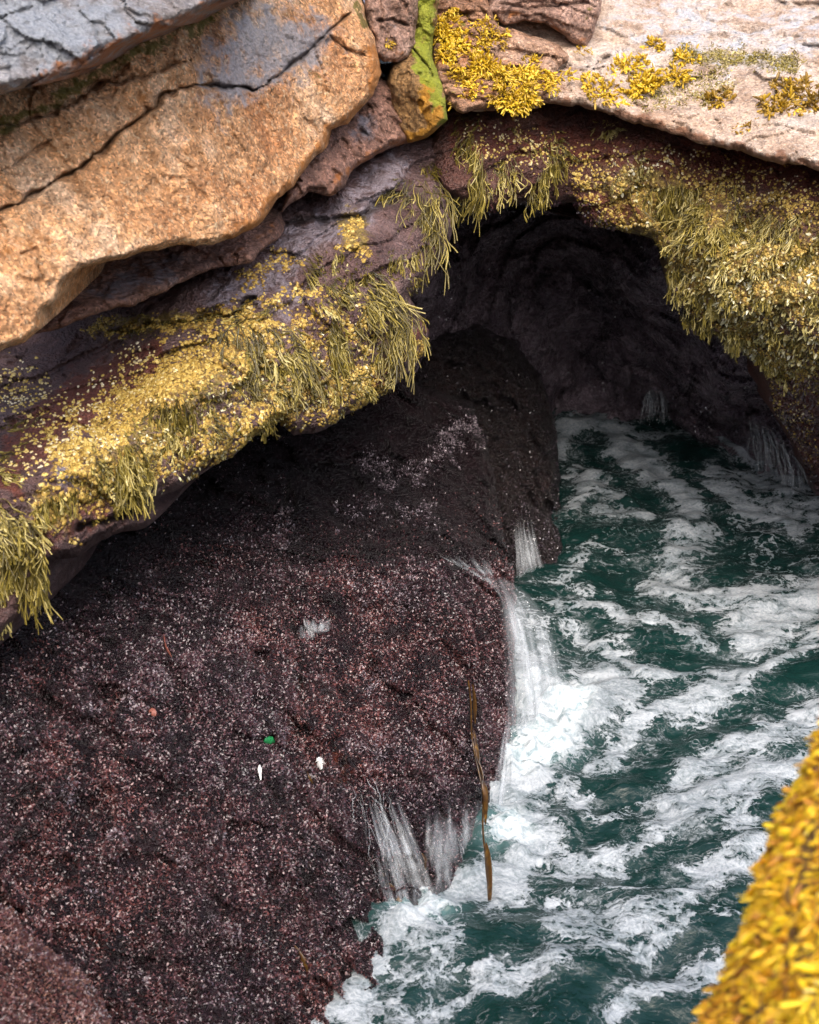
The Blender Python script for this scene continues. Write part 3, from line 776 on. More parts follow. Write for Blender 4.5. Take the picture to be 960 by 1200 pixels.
foreground = Rock('weedy_rock', M['fore'],
    [(780, 1420), (806, 1240), (822, 1190), (838, 1160), (864, 1110), (880, 1068), (892, 1010), (911, 962), (935, 912), (954, 868), (984, 826), (1240, 700), (1240, 1420)],
    [(830, 1190, 3.35), (900, 1000, 3.4), (950, 860, 3.5), (960, 1200, 2.95), (1200, 800, 3.1), (1200, 1400, 2.6), (800, 1400, 3.1)], res=4, edge=40, edge_r=0.16, thick=0.9, push=(0.45, 0.5, -0.75), big=(0.25, 0.05), facets=(0.12, 0.012), fine=(0.04, 0.008), seed=15)
tag(foreground.o, 'near rock under bright yellow rockweed at the lower right corner', 'rock')

# cave walls behind everything, closed above by a roof of bedrock
cave = Rock('cave_wall', M['cave'],
    [(120, 60), (1060, 60), (1160, 200), (1160, 640), (1000, 640), (900, 620), (700, 620), (500, 640), (200, 700), (60, 560)],
    [(150, 400, 10.5), (250, 560, 10.6), (300, 300, 11.2), (450, 480, 11.9), (430, 300, 11.8), (560, 350, 12.4), (580, 460, 12.8), (640, 300, 12.6), (640, 130, 11.2), (600, 220, 11.6), (700, 420, 13.3), (660, 480, 13.5), (720, 488, 13.55), (780, 492, 13.45), (720, 600, 13.8),
     (850, 520, 12.95), (790, 400, 12.2), (760, 330, 11.6), (850, 440, 11.5), (900, 545, 12.5), (940, 500, 11.9), (1000, 600, 11.9), (950, 300, 10.9), (1140, 400, 10.3), (800, 200, 11.0)],
    res=2.6, edge=10, edge_r=0.1, thick=2.5, big=(0.6, 0.26), facets=(0.3, 0.12), fine=(0.07, 0.05), grit=0.02, strata=(0.85, 0.3, -0.3, 0.35, 0.16),
    masks={'grey': [([(590, 330)], 26, 0.25)]}, seed=16)  # this grey patch is a wet glint put into the wall colour
tag(cave.o, 'dark dripping back wall of the sea cave', 'cave wall', kind='structure')


def terrain(name, x0, x1, y0, y1, zf, res, mat, kind='structure', thick=None):
    gx = np.arange(x0, x1 + res, res); gy = np.arange(y0, y1 + res, res)
    X, Y = np.meshgrid(gx, gy); Z = zf(X, Y)
    ny, nx = X.shape
    V = np.stack([X, Y, Z], -1).reshape(-1, 3)
    i = np.arange(ny * nx).reshape(ny, nx)
    q = np.stack([i[:-1, :-1], i[:-1, 1:], i[1:, 1:], i[1:, :-1]], -1).reshape(-1, 4)
    at_ = {k: np.zeros(len(V)) for k in ('grey', 'rust', 'moss', 'crack')}
    o = mesh_obj(name, V, q, None, mat, at_); o['kind'] = kind
    return o


# bedrock above and behind the cave, and the seabed
def slab_block(name, x0, x1, y0, y1, zlo, zhi, mat):
    n = 24
    gx = np.linspace(x0, x1, n); gy = np.linspace(y0, y1, n)
    X, Y = np.meshgrid(gx, gy)
    nz = lambda o: 0.10 * fbm(np.stack([X / 1.5, Y / 1.5, np.full(X.shape, o)], -1), 4)
    A = np.stack([X, Y, zlo + nz(1.0)], -1).reshape(-1, 3); B = np.stack([X, Y, zhi + nz(5.0)], -1).reshape(-1, 3)
    i = np.arange(n * n).reshape(n, n)
    q1 = np.stack([i[:-1, :-1], i[1:, :-1], i[1:, 1:], i[:-1, 1:]], -1).reshape(-1, 4)
    q2 = np.stack([i[:-1, :-1], i[:-1, 1:], i[1:, 1:], i[1:, :-1]], -1).reshape(-1, 4) + n * n
    ring = np.concatenate([i[0, :-1], i[:-1, -1], i[-1, :0:-1], i[:0:-1, 0]])
    r2 = np.roll(ring, -1)
    q3 = np.stack([ring, r2, r2 + n * n, ring + n * n], -1)
    V = np.concatenate([A, B])
    at_ = {k: np.zeros(len(V)) for k in ('grey', 'rust', 'moss', 'crack')}
    o = mesh_obj(name, V, np.concatenate([q1, q2, q3]), None, mat, at_)
    return tag(o, kind='structure')


slab_block('cave_roof', -7, 8, 10.6, 17, 2.75, 3.2, M['cave'])
slab_block('cave_back', -7, 8, 14.4, 17, -1.5, 3.2, M['cave'])
slab_block('cave_side', -7, -2.6, 8.6, 15, -1.5, 3.2, M['cave'])
slab_block('cave_side', 4.0, 8, 10.6, 15, -1.5, 3.2, M['cave'])
def shore(X, Y):
    n = 0.5 * fbm(np.stack([X / 1.6, Y / 1.6, 0 * X + 5], -1), 4)
    h = np.interp(Y, [-9, -4.5, -3, -0.6, 0.2, 0.5, 0.9], [8.0, 7.4, 6.2, 3.9, 3.4, 1.5, -1.5])
    return h + n * np.interp(Y, [-3, -1, 0.2, 0.9], [1, 0.5, 0.3, 0.3])


terrain('cliff', -11, 11, -9, 1.0, shore, 0.2, M['brown'])
terrain('seabed', -12, 12, -6, 18, lambda X, Y: -1.6 + 0.3 * fbm(np.stack([X / 2, Y / 2, 0 * X], -1), 4), 0.3, M['cave'])

# ------------------------------------------------------------------ water
STROKES = [  # photo-traced foam streaks: points, half width px, density
    ([(655, 525), (668, 502), (700, 492), (726, 506), (742, 540), (772, 562), (802, 584), (812, 602)], 16, 0.8),
    ([(700, 500), (760, 505), (800, 503), (850, 520), (885, 545)], 9, 0.6), ([(660, 560), (675, 545), (690, 548)], 7, 0.5),
    ([(812, 602), (792, 632), (806, 662)], 22, 0.75), ([(832, 628), (790, 655), (762, 690), (808, 705), (905, 702)], 17, 0.85), ([(790, 670)], 34, 0.8), ([(845, 560), (930, 610), (960, 600)], 18, 0.5),
    ([(655, 722), (712, 712), (732, 730), (792, 742), (822, 752)], 10, 0.8), ([(640, 660), (700, 640), (740, 650)], 8, 0.45),
    ([(865, 748), (920, 722), (975, 690)], 22, 1.0), ([(640, 735), (690, 745), (720, 765)], 8, 0.6),
    ([(690, 750), (716, 768), (752, 792), (800, 800), (852, 796), (902, 786), (932, 760), (975, 742)], 9, 0.95),
    ([(905, 787), (833, 821), (770, 837), (738, 857), (715, 889), (687, 902)], 11, 0.95), ([(780, 840), (830, 830)], 14, 0.7),
    ([(985, 828), (920, 845), (880, 872), (838, 893), (795, 916)], 13, 0.95), ([(985, 850), (940, 856), (900, 852)], 16, 0.8),
    ([(930, 896), (890, 905), (857, 926), (830, 942), (790, 955)], 20, 1.0), ([(925, 911), (843, 952), (773, 975), (727, 1004), (650, 1027)], 12, 0.8),
    ([(880, 960), (850, 985), (890, 1000)], 15, 0.75), ([(884, 1010), (820, 1033), (779, 1074), (715, 1091), (657, 1091)], 18, 0.85), ([(870, 1015), (880, 1035)], 16, 0.8),
    ([(802, 1097), (703, 1120), (633, 1144), (557, 1150), (511, 1180), (460, 1204)], 9, 0.85), ([(845, 1144), (773, 1155), (727, 1173), (715, 1192)], 12, 0.85), ([(800, 1190), (850, 1180)], 8, 0.5), ([(800, 1075), (860, 1085)], 7, 0.6),
    ([(606, 800), (640, 830), (690, 815), (720, 812)], 34, 1.15), ([(690, 835), (640, 870), (606, 905), (600, 960)], 32, 1.1), ([(640, 900), (620, 960), (640, 985)], 26, 0.85), ([(660, 930), (690, 945)], 14, 0.7),
    ([(585, 975), (625, 1000), (600, 1030), (560, 1045), (512, 1068), (475, 1100), (436, 1130), (398, 1160), (370, 1200)], 20, 1.05), ([(612, 1000), (600, 1040), (570, 1060)], 18, 0.75),
    ([(470, 1110), (510, 1120), (480, 1160), (420, 1190)], 22, 0.75), ([(440, 1160), (400, 1210), (380, 1240)], 20, 0.85), ([(545, 1090), (520, 1140)], 14, 0.45),
    ([(620, 690), (650, 690), (690, 700)], 7, 0.55), ([(600, 760), (625, 790), (640, 760)], 14, 0.7), ([(660, 1030), (700, 1000), (760, 985)], 9, 0.6), ([(640, 1060), (700, 1050), (760, 1030)], 7, 0.5),
    ([(700, 960), (760, 945), (800, 930)], 6, 0.5), ([(880, 640), (930, 660), (975, 650)], 10, 0.45), ([(880, 560), (925, 590)], 14, 0.7), ([(700, 600), (760, 610)], 10, 0.6), ([(670, 600), (690, 560), (730, 590)], 14, 0.6), ([(860, 520), (930, 570)], 18, 0.7), ([(720, 520), (760, 535)], 14, 0.8), ([(830, 570), (870, 600), (930, 620)], 14, 0.7), ([(690, 650), (660, 680)], 10, 0.6), ([(900, 700), (960, 660)], 6, 0.4)]


def to_water(pts):
    pts = np.asarray(pts, float)
    return at(pts[:, 0], pts[:, 1], tz(pts[:, 1]))


gx = np.arange(-1.6, 6.6, 0.02); gy = np.concatenate([np.arange(-6, 4.5, 0.15), np.arange(4.5, 14.6, 0.02)])
WX, WY = np.meshgrid(gx, gy)
foam = np.zeros(WX.shape); foam2 = np.zeros(WX.shape)
wq = np.stack([WX / 0.45, WY / 0.45, 0 * WX], -1)
wxx = WX + 0.07 * fbm(wq, 4); wyy = WY + 0.13 * fbm(wq + 33, 4)
YS = 0.5   # foam bands are traced at a grazing view: widths are longer along y
for pts, w, val in STROKES:
    wp = to_water(pts)
    if np.mean([p[1] for p in pts]) < 625: val = val + 0.25
    t_ = tz(np.mean([p[1] for p in pts]))
    r = w * t_ / F * 0.9
    mn = wp[:, :2].min(0) - r * 7.5; mx = wp[:, :2].max(0) + r * 7.5
    k = (WX > mn[0]) & (WX < mx[0]) & (WY > mn[1]) & (WY < mx[1])
    if not k.any(): continue
    if len(wp) == 1: d = np.hypot(wxx[k] - wp[0, 0], (wyy[k] - wp[0, 1]) * YS)
    else: d = seg_dist(wxx[k], wyy[k] * YS, np.stack([wp[:, 0], wp[:, 1] * YS], -1))[0]
    foam[k] = np.maximum(foam[k], val * np.clip(1.5 - d / r, 0, 1)); foam2[k] = np.maximum(foam2[k], val * np.clip(1.45 - d / (2.4 * r), 0, 1))
# unresolved foam elsewhere so that the water also holds up beyond the photo
outer = np.clip(fbm(np.stack([WX / 1.1, WY / 1.6, 0 * WX + 8], -1), 4) * 1.3, 0, 0.75)
inframe = (np.abs(WX) < 0.25 * (WY * 0.906 + 2.1)) & (WY > 4.9)
foam = np.maximum(foam, np.where(inframe, outer * 0.62, outer))
fall = [to_water([(625, 815)])[0], to_water([(660, 830)])[0], to_water([(600, 900)])[0], to_water([(640, 870)])[0], to_water([(590, 975)])[0], to_water([(490, 1075)])[0]]
turb = sum(np.exp(-((WX - p[0]) ** 2 + (WY - p[1]) ** 2) / 0.22 ** 2) for p in fall)
turb = np.clip(turb, 0, 1.3)
WP = np.stack([WX, WY, 0 * WX], -1)
WZ = 0.085 * fbm(WP / np.array([1.3, 0.8, 1]) + 3, 3) + 0.030 * fbm(WP / np.array([0.42, 0.26, 1]) + 9, 4) + 0.028 * fbm(WP / 0.4 + 4, 2, ridged=True) - 0.01
WZ += 0.014 * np.clip(foam, 0, 1) + turb * (0.05 + 0.075 * fbm(WP / 0.13 + 21, 4) + 0.05 * np.clip(fbm(WP / 0.3 + 2, 3), -0.2, 1))


def water_mat():
    m = Mat('sea_water')
    co = m.co
    wv = m.vadd(co, m.noise(2.6, 4, 0.6, col=True), 0.22)
    st = m.map(wv, (0.9, 1.5, 1), (0, 0, math.radians(-24)))
    n1 = m.noise(4.5, 9, 0.66, vec=st, dist=0.9)
    n2 = m.noise(16, 7, 0.7, vec=st, dist=0.5)
    n3 = m.noise(55, 5, 0.7, vec=wv)
    ce = m.voro(5.0, 'DISTANCE_TO_EDGE', vec=m.vadd(m.map(wv, (0.85, 1.4, 1), (0, 0, math.radians(-38))), m.noise(7, 4, 0.65, col=True), 0.3))
    lace = m.math('SUBTRACT', 1.0, m.step(ce, 0.0, 0.10))
    f = m.attr('foam')
    s = m.math('ADD', f, m.math('MULTIPLY', m.math('SUBTRACT', n1, 0.5), 2.0))
    s = m.math('ADD', s, m.math('MULTIPLY', m.math('SUBTRACT', n2, 0.5), 1.7))
    s = m.math('ADD', s, m.math('MULTIPLY', m.math('MULTIPLY', lace, 0.5), m.step(f, 0.05, 0.4)))
    s2 = m.math('ADD', s, m.math('MULTIPLY', m.math('SUBTRACT', n3, 0.5), 0.9))
    mask = m.math('MULTIPLY', m.step(s2, 0.56, 0.95), m.step(s, 0.25, 1.2))
    mask = m.math('ADD', m.math('MULTIPLY', m.step(s2, 0.58, 0.72), 0.55), m.math('MULTIPLY', mask, 0.6))
    fr = m.math('MULTIPLY', m.step(m.noise(19, 6, 0.66, vec=st, dist=1.2), 0.55, 0.66), m.step(m.noise(2.2, 4, 0.6, vec=m.map(st, loc=(5, 9, 0))), 0.42, 0.6))
    mask = m.math('MAXIMUM', mask, m.math('MULTIPLY', fr, 0.62))
    fw = m.attr('foamw')
    def veins(scale, wid, loc):
        v = m.noise(scale, 3, 0.55, vec=m.map(m.vadd(st, m.noise(scale * 0.8, 4, 0.6, col=True), 0.5), loc=loc), dist=0.6)
        v = m.math('ABSOLUTE', m.math('SUBTRACT', v, 0.5))
        return m.math('SUBTRACT', 1.0, m.step(v, wid * 0.2, wid))
    vn = m.math('MAXIMUM', veins(2.2, 0.035, (0, 0, 0)), m.math('MULTIPLY', veins(5.0, 0.035, (3, 7, 0)), 0.75))
    vn = m.math('MULTIPLY', vn, m.step(m.math('ADD', fw, m.math('MULTIPLY', m.math('SUBTRACT', n2, 0.5), 1.8)), 0.42, 0.9))
    vn = m.math('MULTIPLY', vn, m.step(n3, 0.3, 0.6))
    mask = m.math('MAXIMUM', mask, m.math('MULTIPLY', vn, 0.66))
    veil = m.math('MULTIPLY', m.step(m.math('ADD', fw, m.math('MULTIPLY', m.math('SUBTRACT', n1, 0.5), 1.4)), 0.5, 1.3), 0.06)
    mask = m.math('MAXIMUM', mask, m.math('MULTIPLY', veil, m.step(n3, 0.25, 0.7)))
    deep = m.mix(m.noise(1.1, 3), (0.002, 0.0105, 0.0092), (0.0045, 0.0235, 0.0200))
    deep = m.mix(m.math('MULTIPLY', m.step(m.attr('turb'), 0.1, 1.0), 0.7), deep, (0.10, 0.19, 0.19))
    fc = m.mix(m.step(m.math('ADD', n1, m.math('MULTIPLY', m.math('SUBTRACT', n3, 0.5), 0.8)), 0.3, 0.75), (0.15, 0.185, 0.20), (0.42, 0.45, 0.475))
    fc = m.mix(m.step(m.attr('turb'), 0.3, 1.0), fc, m.mix(m.step(n2, 0.35, 0.62), (0.26, 0.33, 0.35), (0.58, 0.62, 0.64)))
    deep = m.mix(m.math('MULTIPLY', fw, 0.16), deep, (0.03, 0.075, 0.072))
    c = m.mix(mask, deep, fc)
    rough = m.math('ADD', 0.06, m.math('MULTIPLY', mask, 0.5))
    h = m.math('ADD', m.math('MULTIPLY', m.noise(11, 5, 0.6, vec=st), 0.8), m.math('MULTIPLY', mask, 0.4))
    h = m.math('ADD', h, m.math('MULTIPLY', m.math('MULTIPLY', n3, mask), 0.6))
    m.set(c, rough, m.bump(h, 0.55, 0.03), 0.5, IOR=1.33)
    return m.m


ny, nx = WX.shape
ii = np.arange(ny * nx).reshape(ny, nx)
wq4 = np.stack([ii[:-1, :-1], ii[:-1, 1:], ii[1:, 1:], ii[1:, :-1]], -1).reshape(-1, 4)
water = mesh_obj('water', np.stack([WX, WY, WZ], -1).reshape(-1, 3), wq4, None, water_mat(), {'foam': foam.ravel(), 'foamw': np.maximum(foam2, outer * 0.6).ravel(), 'turb': turb.ravel()}, origin=(0, 0, 0))
tag(water, 'dark green foam-streaked seawater surging through the cave', 'seawater', kind='structure')


# ------------------------------------------------------------------ falling water
def stream_mat(name, density=0.5, sx=40, sy=3):
    m = Mat(name)
    uv = m.tc.outputs['UV']
    n = m.noise(1.0, 5, 0.62, vec=m.map(uv, (sx, sy, 1)), dist=0.3)
    n2 = m.noise(1.0, 4, 0.6, vec=m.map(uv, (sx * 2.5, sy * 4, 1)))
    a = m.math('ADD', m.math('MULTIPLY', m.step(n, 0.62 - density * 0.5, 1.0 - density * 0.3), 0.56), m.math('MULTIPLY', m.step(n2, 0.5, 0.8), 0.14))
    a = m.math('MULTIPLY', a, m.attr('edge'), clamp=True)
    m.set((0.60, 0.64, 0.67), 0.2, m.bump(n, 0.4, 0.02), 0.6)
    tr = m.t.nodes.new('ShaderNodeBsdfTransparent')
    mx = m.t.nodes.new('ShaderNodeMixShader')
    m.lk(a, mx.inputs[0]); m.t.links.new(tr.outputs[0], mx.inputs[1]); m.t.links.new(m.b.outputs[0], mx.inputs[2])
    m.t.links.new(mx.outputs[0], m.out.inputs[0])
    return m.m


M['fall'] = stream_mat('falling_water', 0.72, 4.5, 0.6)
M['trickle'] = stream_mat('trickling_water', 0.62, 4, 1.2)
mdrop = Mat('water_drop'); mdrop.set((0.85, 0.88, 0.9), 0.15, None, 0.6); M['drop'] = mdrop.m


def fall_sheet(root, lines, thick=0.03, layers=3, mat='fall'):
    """lines: (nu, nv, 3) streamlines from lip to pool; stacked layers give the fall its body"""
    nu, nv, _ = lines.shape
    for L in range(layers):
        u = np.linspace(0, 1, nu)[:, None] + 0 * np.linspace(0, 1, nv)[None]
        v = np.linspace(0, 1, nv)[None] + 0 * u
        off = (L - (layers - 1) / 2) * thick
        P = lines.copy()
        rip = 0.018 * v * fbm(np.stack([u * 9, v * 2.2, np.full(u.shape, L * 3.3)], -1), 3)
        P[..., 1] -= off + rip; P[..., 0] += off * 0.6 + rip
        edge = np.clip(np.minimum(u, 1 - u) * 4, 0, 1) * np.clip(v * 4, 0.2, 1) * np.clip(0.75 + 1.3 * fbm(np.stack([u * 4, v * 1.6, np.full(u.shape, 2.0 + L)], -1), 4), 0.05, 1)
        i = np.arange(nu * nv).reshape(nu, nv)
        q = np.stack([i[:-1, :-1], i[1:, :-1], i[1:, 1:], i[:-1, 1:]], -1).reshape(-1, 4)
        o = mesh_obj('water_sheet', P.reshape(-1, 3), q, None, M[mat], {'edge': edge.ravel()}, parent=root, origin=root.location,
                     uv=np.stack([u + L * 0.37, v], -1).reshape(-1, 2))


def drops(root, P, r):
    n = len(P)
    base = np.array([[1, 0, 0], [-1, 0, 0], [0, 1, 0], [0, -1, 0], [0, 0, 1], [0, 0, -1.0]])
    tr = np.array([[0, 2, 4], [2, 1, 4], [1, 3, 4], [3, 0, 4], [2, 0, 5], [1, 2, 5], [3, 1, 5], [0, 3, 5]])
    V = (P[:, None] + base[None] * r[:, None, None] * np.array([1, 1, 1.5])).reshape(-1, 3)
    T3 = ((np.arange(n) * 6)[:, None, None] + tr[None]).reshape(-1, 3)
    o = mesh_obj('spray', V, None, T3, M['drop'], parent=root, origin=root.location)
    o['kind'] = 'stuff'


def empty(name, loc, label, cat, group=None):
    o = bpy.data.objects.new(name, None); COL.objects.link(o); o.location = [float(x) for x in loc]
    o.empty_display_size = 0.1
    return tag(o, label, cat, group)


def make_fall(label, lip, foot, curve=0.35, nu=30, nv=26, layers=3, nd=120, mat='fall', lift=0.0):
    """lip, foot: (px, py, t) polylines with matching ends"""
    def res(pl, n):
        pl = np.asarray(pl, float); s = np.linspace(0, len(pl) - 1, n); i = np.clip(s.astype(int), 0, len(pl) - 2)
        return pl[i] + (pl[i + 1] - pl[i]) * (s - i)[:, None]
    a = res(lip, nu); b = res(foot, nu)
    A = at(a[:, 0], a[:, 1], a[:, 2]); B = at(b[:, 0], b[:, 1], b[:, 2])
    v = np.linspace(0, 1, nv)
    vh = v ** (1 - curve)
    P = A[:, None] * 1.0 + (B - A)[:, None] * v[None, :, None]
    P[..., :2] = A[:, None, :2] + (B - A)[:, None, :2] * (v ** (1 - curve))[None, :, None]
    P[..., 2] = A[:, None, 2] + (B - A)[:, None, 2] * (v ** (1 + curve))[None]
    root = empty('waterfall', np.append(B[:, :2].mean(0), B[:, 2].min()), label, 'waterfall')
    fall_sheet(root, P, 0.025, layers, mat)
    if nd:
        k = R.integers(0, nu, nd); j = np.clip((R.random(nd) ** 0.6 * nv).astype(int), 0, nv - 1)
        drops(root, P[k, j] + R.normal(size=(nd, 3)) * [0.05, 0.05, 0.04], R.uniform(0.0012, 0.0035, nd))
    return root


make_fall('broad white waterfall curving off the edge of the red algae slope into the foam',
          [(580, 684, 9.5), (590, 678, 9.62), (600, 682, 9.75)], [(598, 866, 8.9), (634, 836, 9.15), (664, 798, 9.6)], 0.5, nd=70, nu=40, nv=36)
make_fall('narrow veil of water falling along the slope edge behind the kelp strand',
          [(594, 850, 8.75), (600, 820, 8.95)], [(570, 975, 8.35), (604, 945, 8.6)], 0.25, 20, 20, 2, 40)



def rock_streams(rock, label, tops, n, length, drift, width, lift=0.010):
    """many thin streams running down a rock face, following its surface"""
    m = 16
    lines = []; rad = []
    for k in range(n):
        tp = tops[R.integers(0, len(tops))]
        x = tp[0] + R.normal() * tp[2]; y = tp[1] + R.normal() * 5 + R.random() * 55 * tp[3]
        L = length * R.uniform(0.3, 1.0); pts = []
        dx = drift + R.normal() * 0.13
        for j in range(m):
            p, nrm = rock.surf(x, y)
            pts.append(p + nrm * (lift + 0.012 * R.random()))
            x += dx * L / m + R.normal() * 0.8; y += L / m
        lines.append(pts); rad.append(width * R.uniform(0.4, 1.3) * (0.5 + 0.5 * np.sin(np.linspace(0.2, 2.9, m))))
    lines = np.array(lines); rad = np.array(rad)
    root = empty('waterfall', lines.reshape(-1, 3).mean(0) * [1, 1, 0], label, 'waterfall')
    V, Q, a = tubes(lines, rad, 5, 0.7)
    uv = np.stack([np.repeat(R.random(n), m * 5), np.tile(np.repeat(np.linspace(0, 1, m), 5), n)], -1)
    o = mesh_obj('water_stream', V, Q, None, M['trickle'], {'edge': np.ones(len(V)) * 0.85}, parent=root, origin=root.location, uv=uv)
    return root


def film(root, rock, top, bot, nu=60, nv=44, lift=0.012, layers=2):
    """a thin sheet of running water that follows the rock from the top line to the bottom line"""
    def res(pl, n):
        pl = np.asarray(pl, float); t = np.linspace(0, len(pl) - 1, n); i = np.clip(t.astype(int), 0, len(pl) - 2)
        return pl[i] + (pl[i + 1] - pl[i]) * (t - i)[:, None]
    A = res(top, nu); B = res(bot, nu); v = np.linspace(0, 1, nv)
    px = A[:, None] + (B - A)[:, None] * v[None, :, None]
    P, N = rock.surf(px[..., 0], px[..., 1])
    for _ in range(2):
        P = np.pad(P, ((1, 1), (1, 1), (0, 0)), 'edge'); P = (P[1:-1, 1:-1] * 2 + P[:-2, 1:-1] + P[2:, 1:-1] + P[1:-1, :-2] + P[1:-1, 2:]) / 6
    u2 = np.linspace(0, 1, nu)[:, None] + 0 * v[None]; v2 = 0 * u2 + v[None]
    for k in range(layers):
        back = (CAM - P); back /= np.linalg.norm(back, axis=-1)[..., None]
        Q_ = P + back * (lift + k * 0.012 + 0.012 * fbm(np.stack([u2 * 12, v2 * 2.5, np.full(u2.shape, 3.0 * k)], -1), 3))[..., None]
        edge = np.clip(np.minimum(u2, 1 - u2) * 7, 0, 1) * np.clip((v2 - 0.25 - 0.45 * fbm(np.stack([u2 * 6, 0 * u2, np.full(u2.shape, 4.0 + k)], -1), 3)) * 4, 0, 1) * np.clip(0.35 + 1.7 * fbm(np.stack([u2 * 6, v2 * 1.3, np.full(u2.shape, 9.0 + k)], -1), 3), 0, 1) * np.clip((1.12 - v2) * 5, 0.2, 1)
        i = np.arange(nu * nv).reshape(nu, nv)
        q = np.stack([i[:-1, :-1], i[1:, :-1], i[1:, 1:], i[:-1, 1:]], -1).reshape(-1, 4)
        mesh_obj('water_film', Q_.reshape(-1, 3), q, None, M['trickle'], {'edge': edge.ravel()}, parent=root, origin=root.location,
                 uv=np.stack([u2 * 1.6 + k * 0.4, v2], -1).reshape(-1, 2))


fan_root = rock_streams(slope, 'fan of thin white streams running down the slope face left of the kelp strand',
                        [(424, 912, 8, 0.6), (445, 915, 14, 1), (470, 950, 14, 1), (440, 940, 10, 1.0), (540, 960, 10, 0.6), (515, 985, 12, 0.6)], 26, 130, 0.28, 0.0032)
film(fan_root, slope, [(408, 902), (432, 900), (462, 906)], [(455, 1085), (485, 1075), (520, 1050)])
film(fan_root, slope, [(470, 935), (520, 925), (578, 915)], [(480, 1080), (530, 1045), (570, 1000)])
casc = empty('waterfall', foot_rock.surf(625, 680)[0] * [1, 1, 0], 'small cascade spilling down the wet boulder beside the cave pillar', 'waterfall')
film(casc, foot_rock, [(600, 586), (610, 588), (622, 594)], [(604, 694), (622, 690), (642, 676)], 30, 34, 0.02, 3)


def thin_fall(label, lip, foot, n, width):
    """fine separate jets from a ragged lip down to the pool"""
    def pick(pl, u):
        pl = np.asarray(pl, float); t = u * (len(pl) - 1); i = np.clip(t.astype(int), 0, len(pl) - 2)
        return pl[i] + (pl[i + 1] - pl[i]) * (t - i)[:, None]
    u = R.random(n); A = pick(lip, u); B = pick(foot, np.clip(u + R.normal(size=n) * 0.08, 0, 1))
    A[:, 1] += np.abs(R.normal(size=n)) * 8; B[:, 1] -= np.abs(R.normal(size=n)) * 7
    A = at(A[:, 0], A[:, 1], A[:, 2]); B = at(B[:, 0], B[:, 1], B[:, 2]); v = np.linspace(0, 1, 12)
    P = A[:, None] + (B - A)[:, None] * np.stack([v ** 0.7, v ** 0.7, v ** 1.3], -1)[None]
    P += 0.006 * np.cumsum(R.normal(size=P.shape), 1) * np.array([1, 1, 0.3])
    rad = width * R.uniform(0.4, 1.2, n)[:, None] * (0.35 + np.sin(np.linspace(0.2, 2.8, 12)))[None]
    root = empty('waterfall', P.reshape(-1, 3).mean(0) * [1, 1, 0], label, 'waterfall')
    V, Q, a_ = tubes(P, rad, 5, 0.8)
    mesh_obj('water_stream', V, Q, None, M['trickle'], {'edge': np.ones(len(V)) * 0.9}, parent=root, origin=root.location,
             uv=np.stack([np.repeat(R.random(n), 60), np.tile(np.repeat(v, 5), n)], -1))
    drops(root, P[R.integers(0, n, n * 2), R.integers(5, 12, n * 2)] + R.normal(size=(n * 2, 3)) * 0.03, R.uniform(0.001, 0.003, n * 2))


thin_fall('thin streak of water pouring inside the dark cave at the back', [(760, 452, 12.9), (774, 452, 12.9)], [(752, 498, 13.1), (784, 498, 13.1)], 34, 0.0045)
thin_fall('white trickles draining off the foot of the right cave wall', [(870, 482, 11.6), (900, 500, 11.6), (938, 540, 11.7)], [(876, 548, 12.2), (915, 568, 11.9), (948, 582, 11.8)], 60, 0.0035)
top_root = empty('waterfall', slope.surf(560, 668)[0] * [1, 1, 0], 'shining film of water sliding over the top edge of the red slope before it drops', 'water film')
film(top_root, slope, [(470, 640), (520, 645), (575, 640)], [(560, 672), (580, 690), (594, 710)], 40, 30)
patch_root = empty('water_patch', slope.surf(364, 733)[0] * [1, 1, 0], 'small shining white splash left on the red slope top', 'splash')
film(patch_root, slope, [(345, 712), (365, 722), (392, 720)], [(352, 750), (368, 750), (392, 738)], 26, 22)

# ------------------------------------------------------------------ kelp strand
kroot = empty('kelp_strand', slope.surf(560, 1040)[0] * [1, 1, 0], 'long brown kelp strand trailing down the rock edge into the foam', 'kelp')
kp = [(549, 798), (552, 826), (553, 862), (559, 895), (566, 930), (566, 972), (570, 1012), (573, 1055)]
kl = []
for i, (x, y) in enumerate(kp):
    p, nrm = slope.surf(x, min(y, 990)); t0 = (p - CAM) @ FWD
    tt = min(t0 - 0.09, float(tz(y, 0.05 if y < 930 else 0.17)))
    kl.append(at(x, y, tt))
kl = np.array(kl)


def refine(pl, n):
    s = np.linspace(0, len(pl) - 1, n); i = np.clip(s.astype(int), 0, len(pl) - 2); f = (s - i)[:, None]
    p0 = pl[np.clip(i - 1, 0, None)]; p1 = pl[i]; p2 = pl[i + 1]; p3 = pl[np.clip(i + 2, None, len(pl) - 1)]
    return 0.5 * (2 * p1 + (p2 - p0) * f + (2 * p0 - 5 * p1 + 4 * p2 - p3) * f ** 2 + (3 * p1 - p0 - 3 * p2 + p3) * f ** 3)


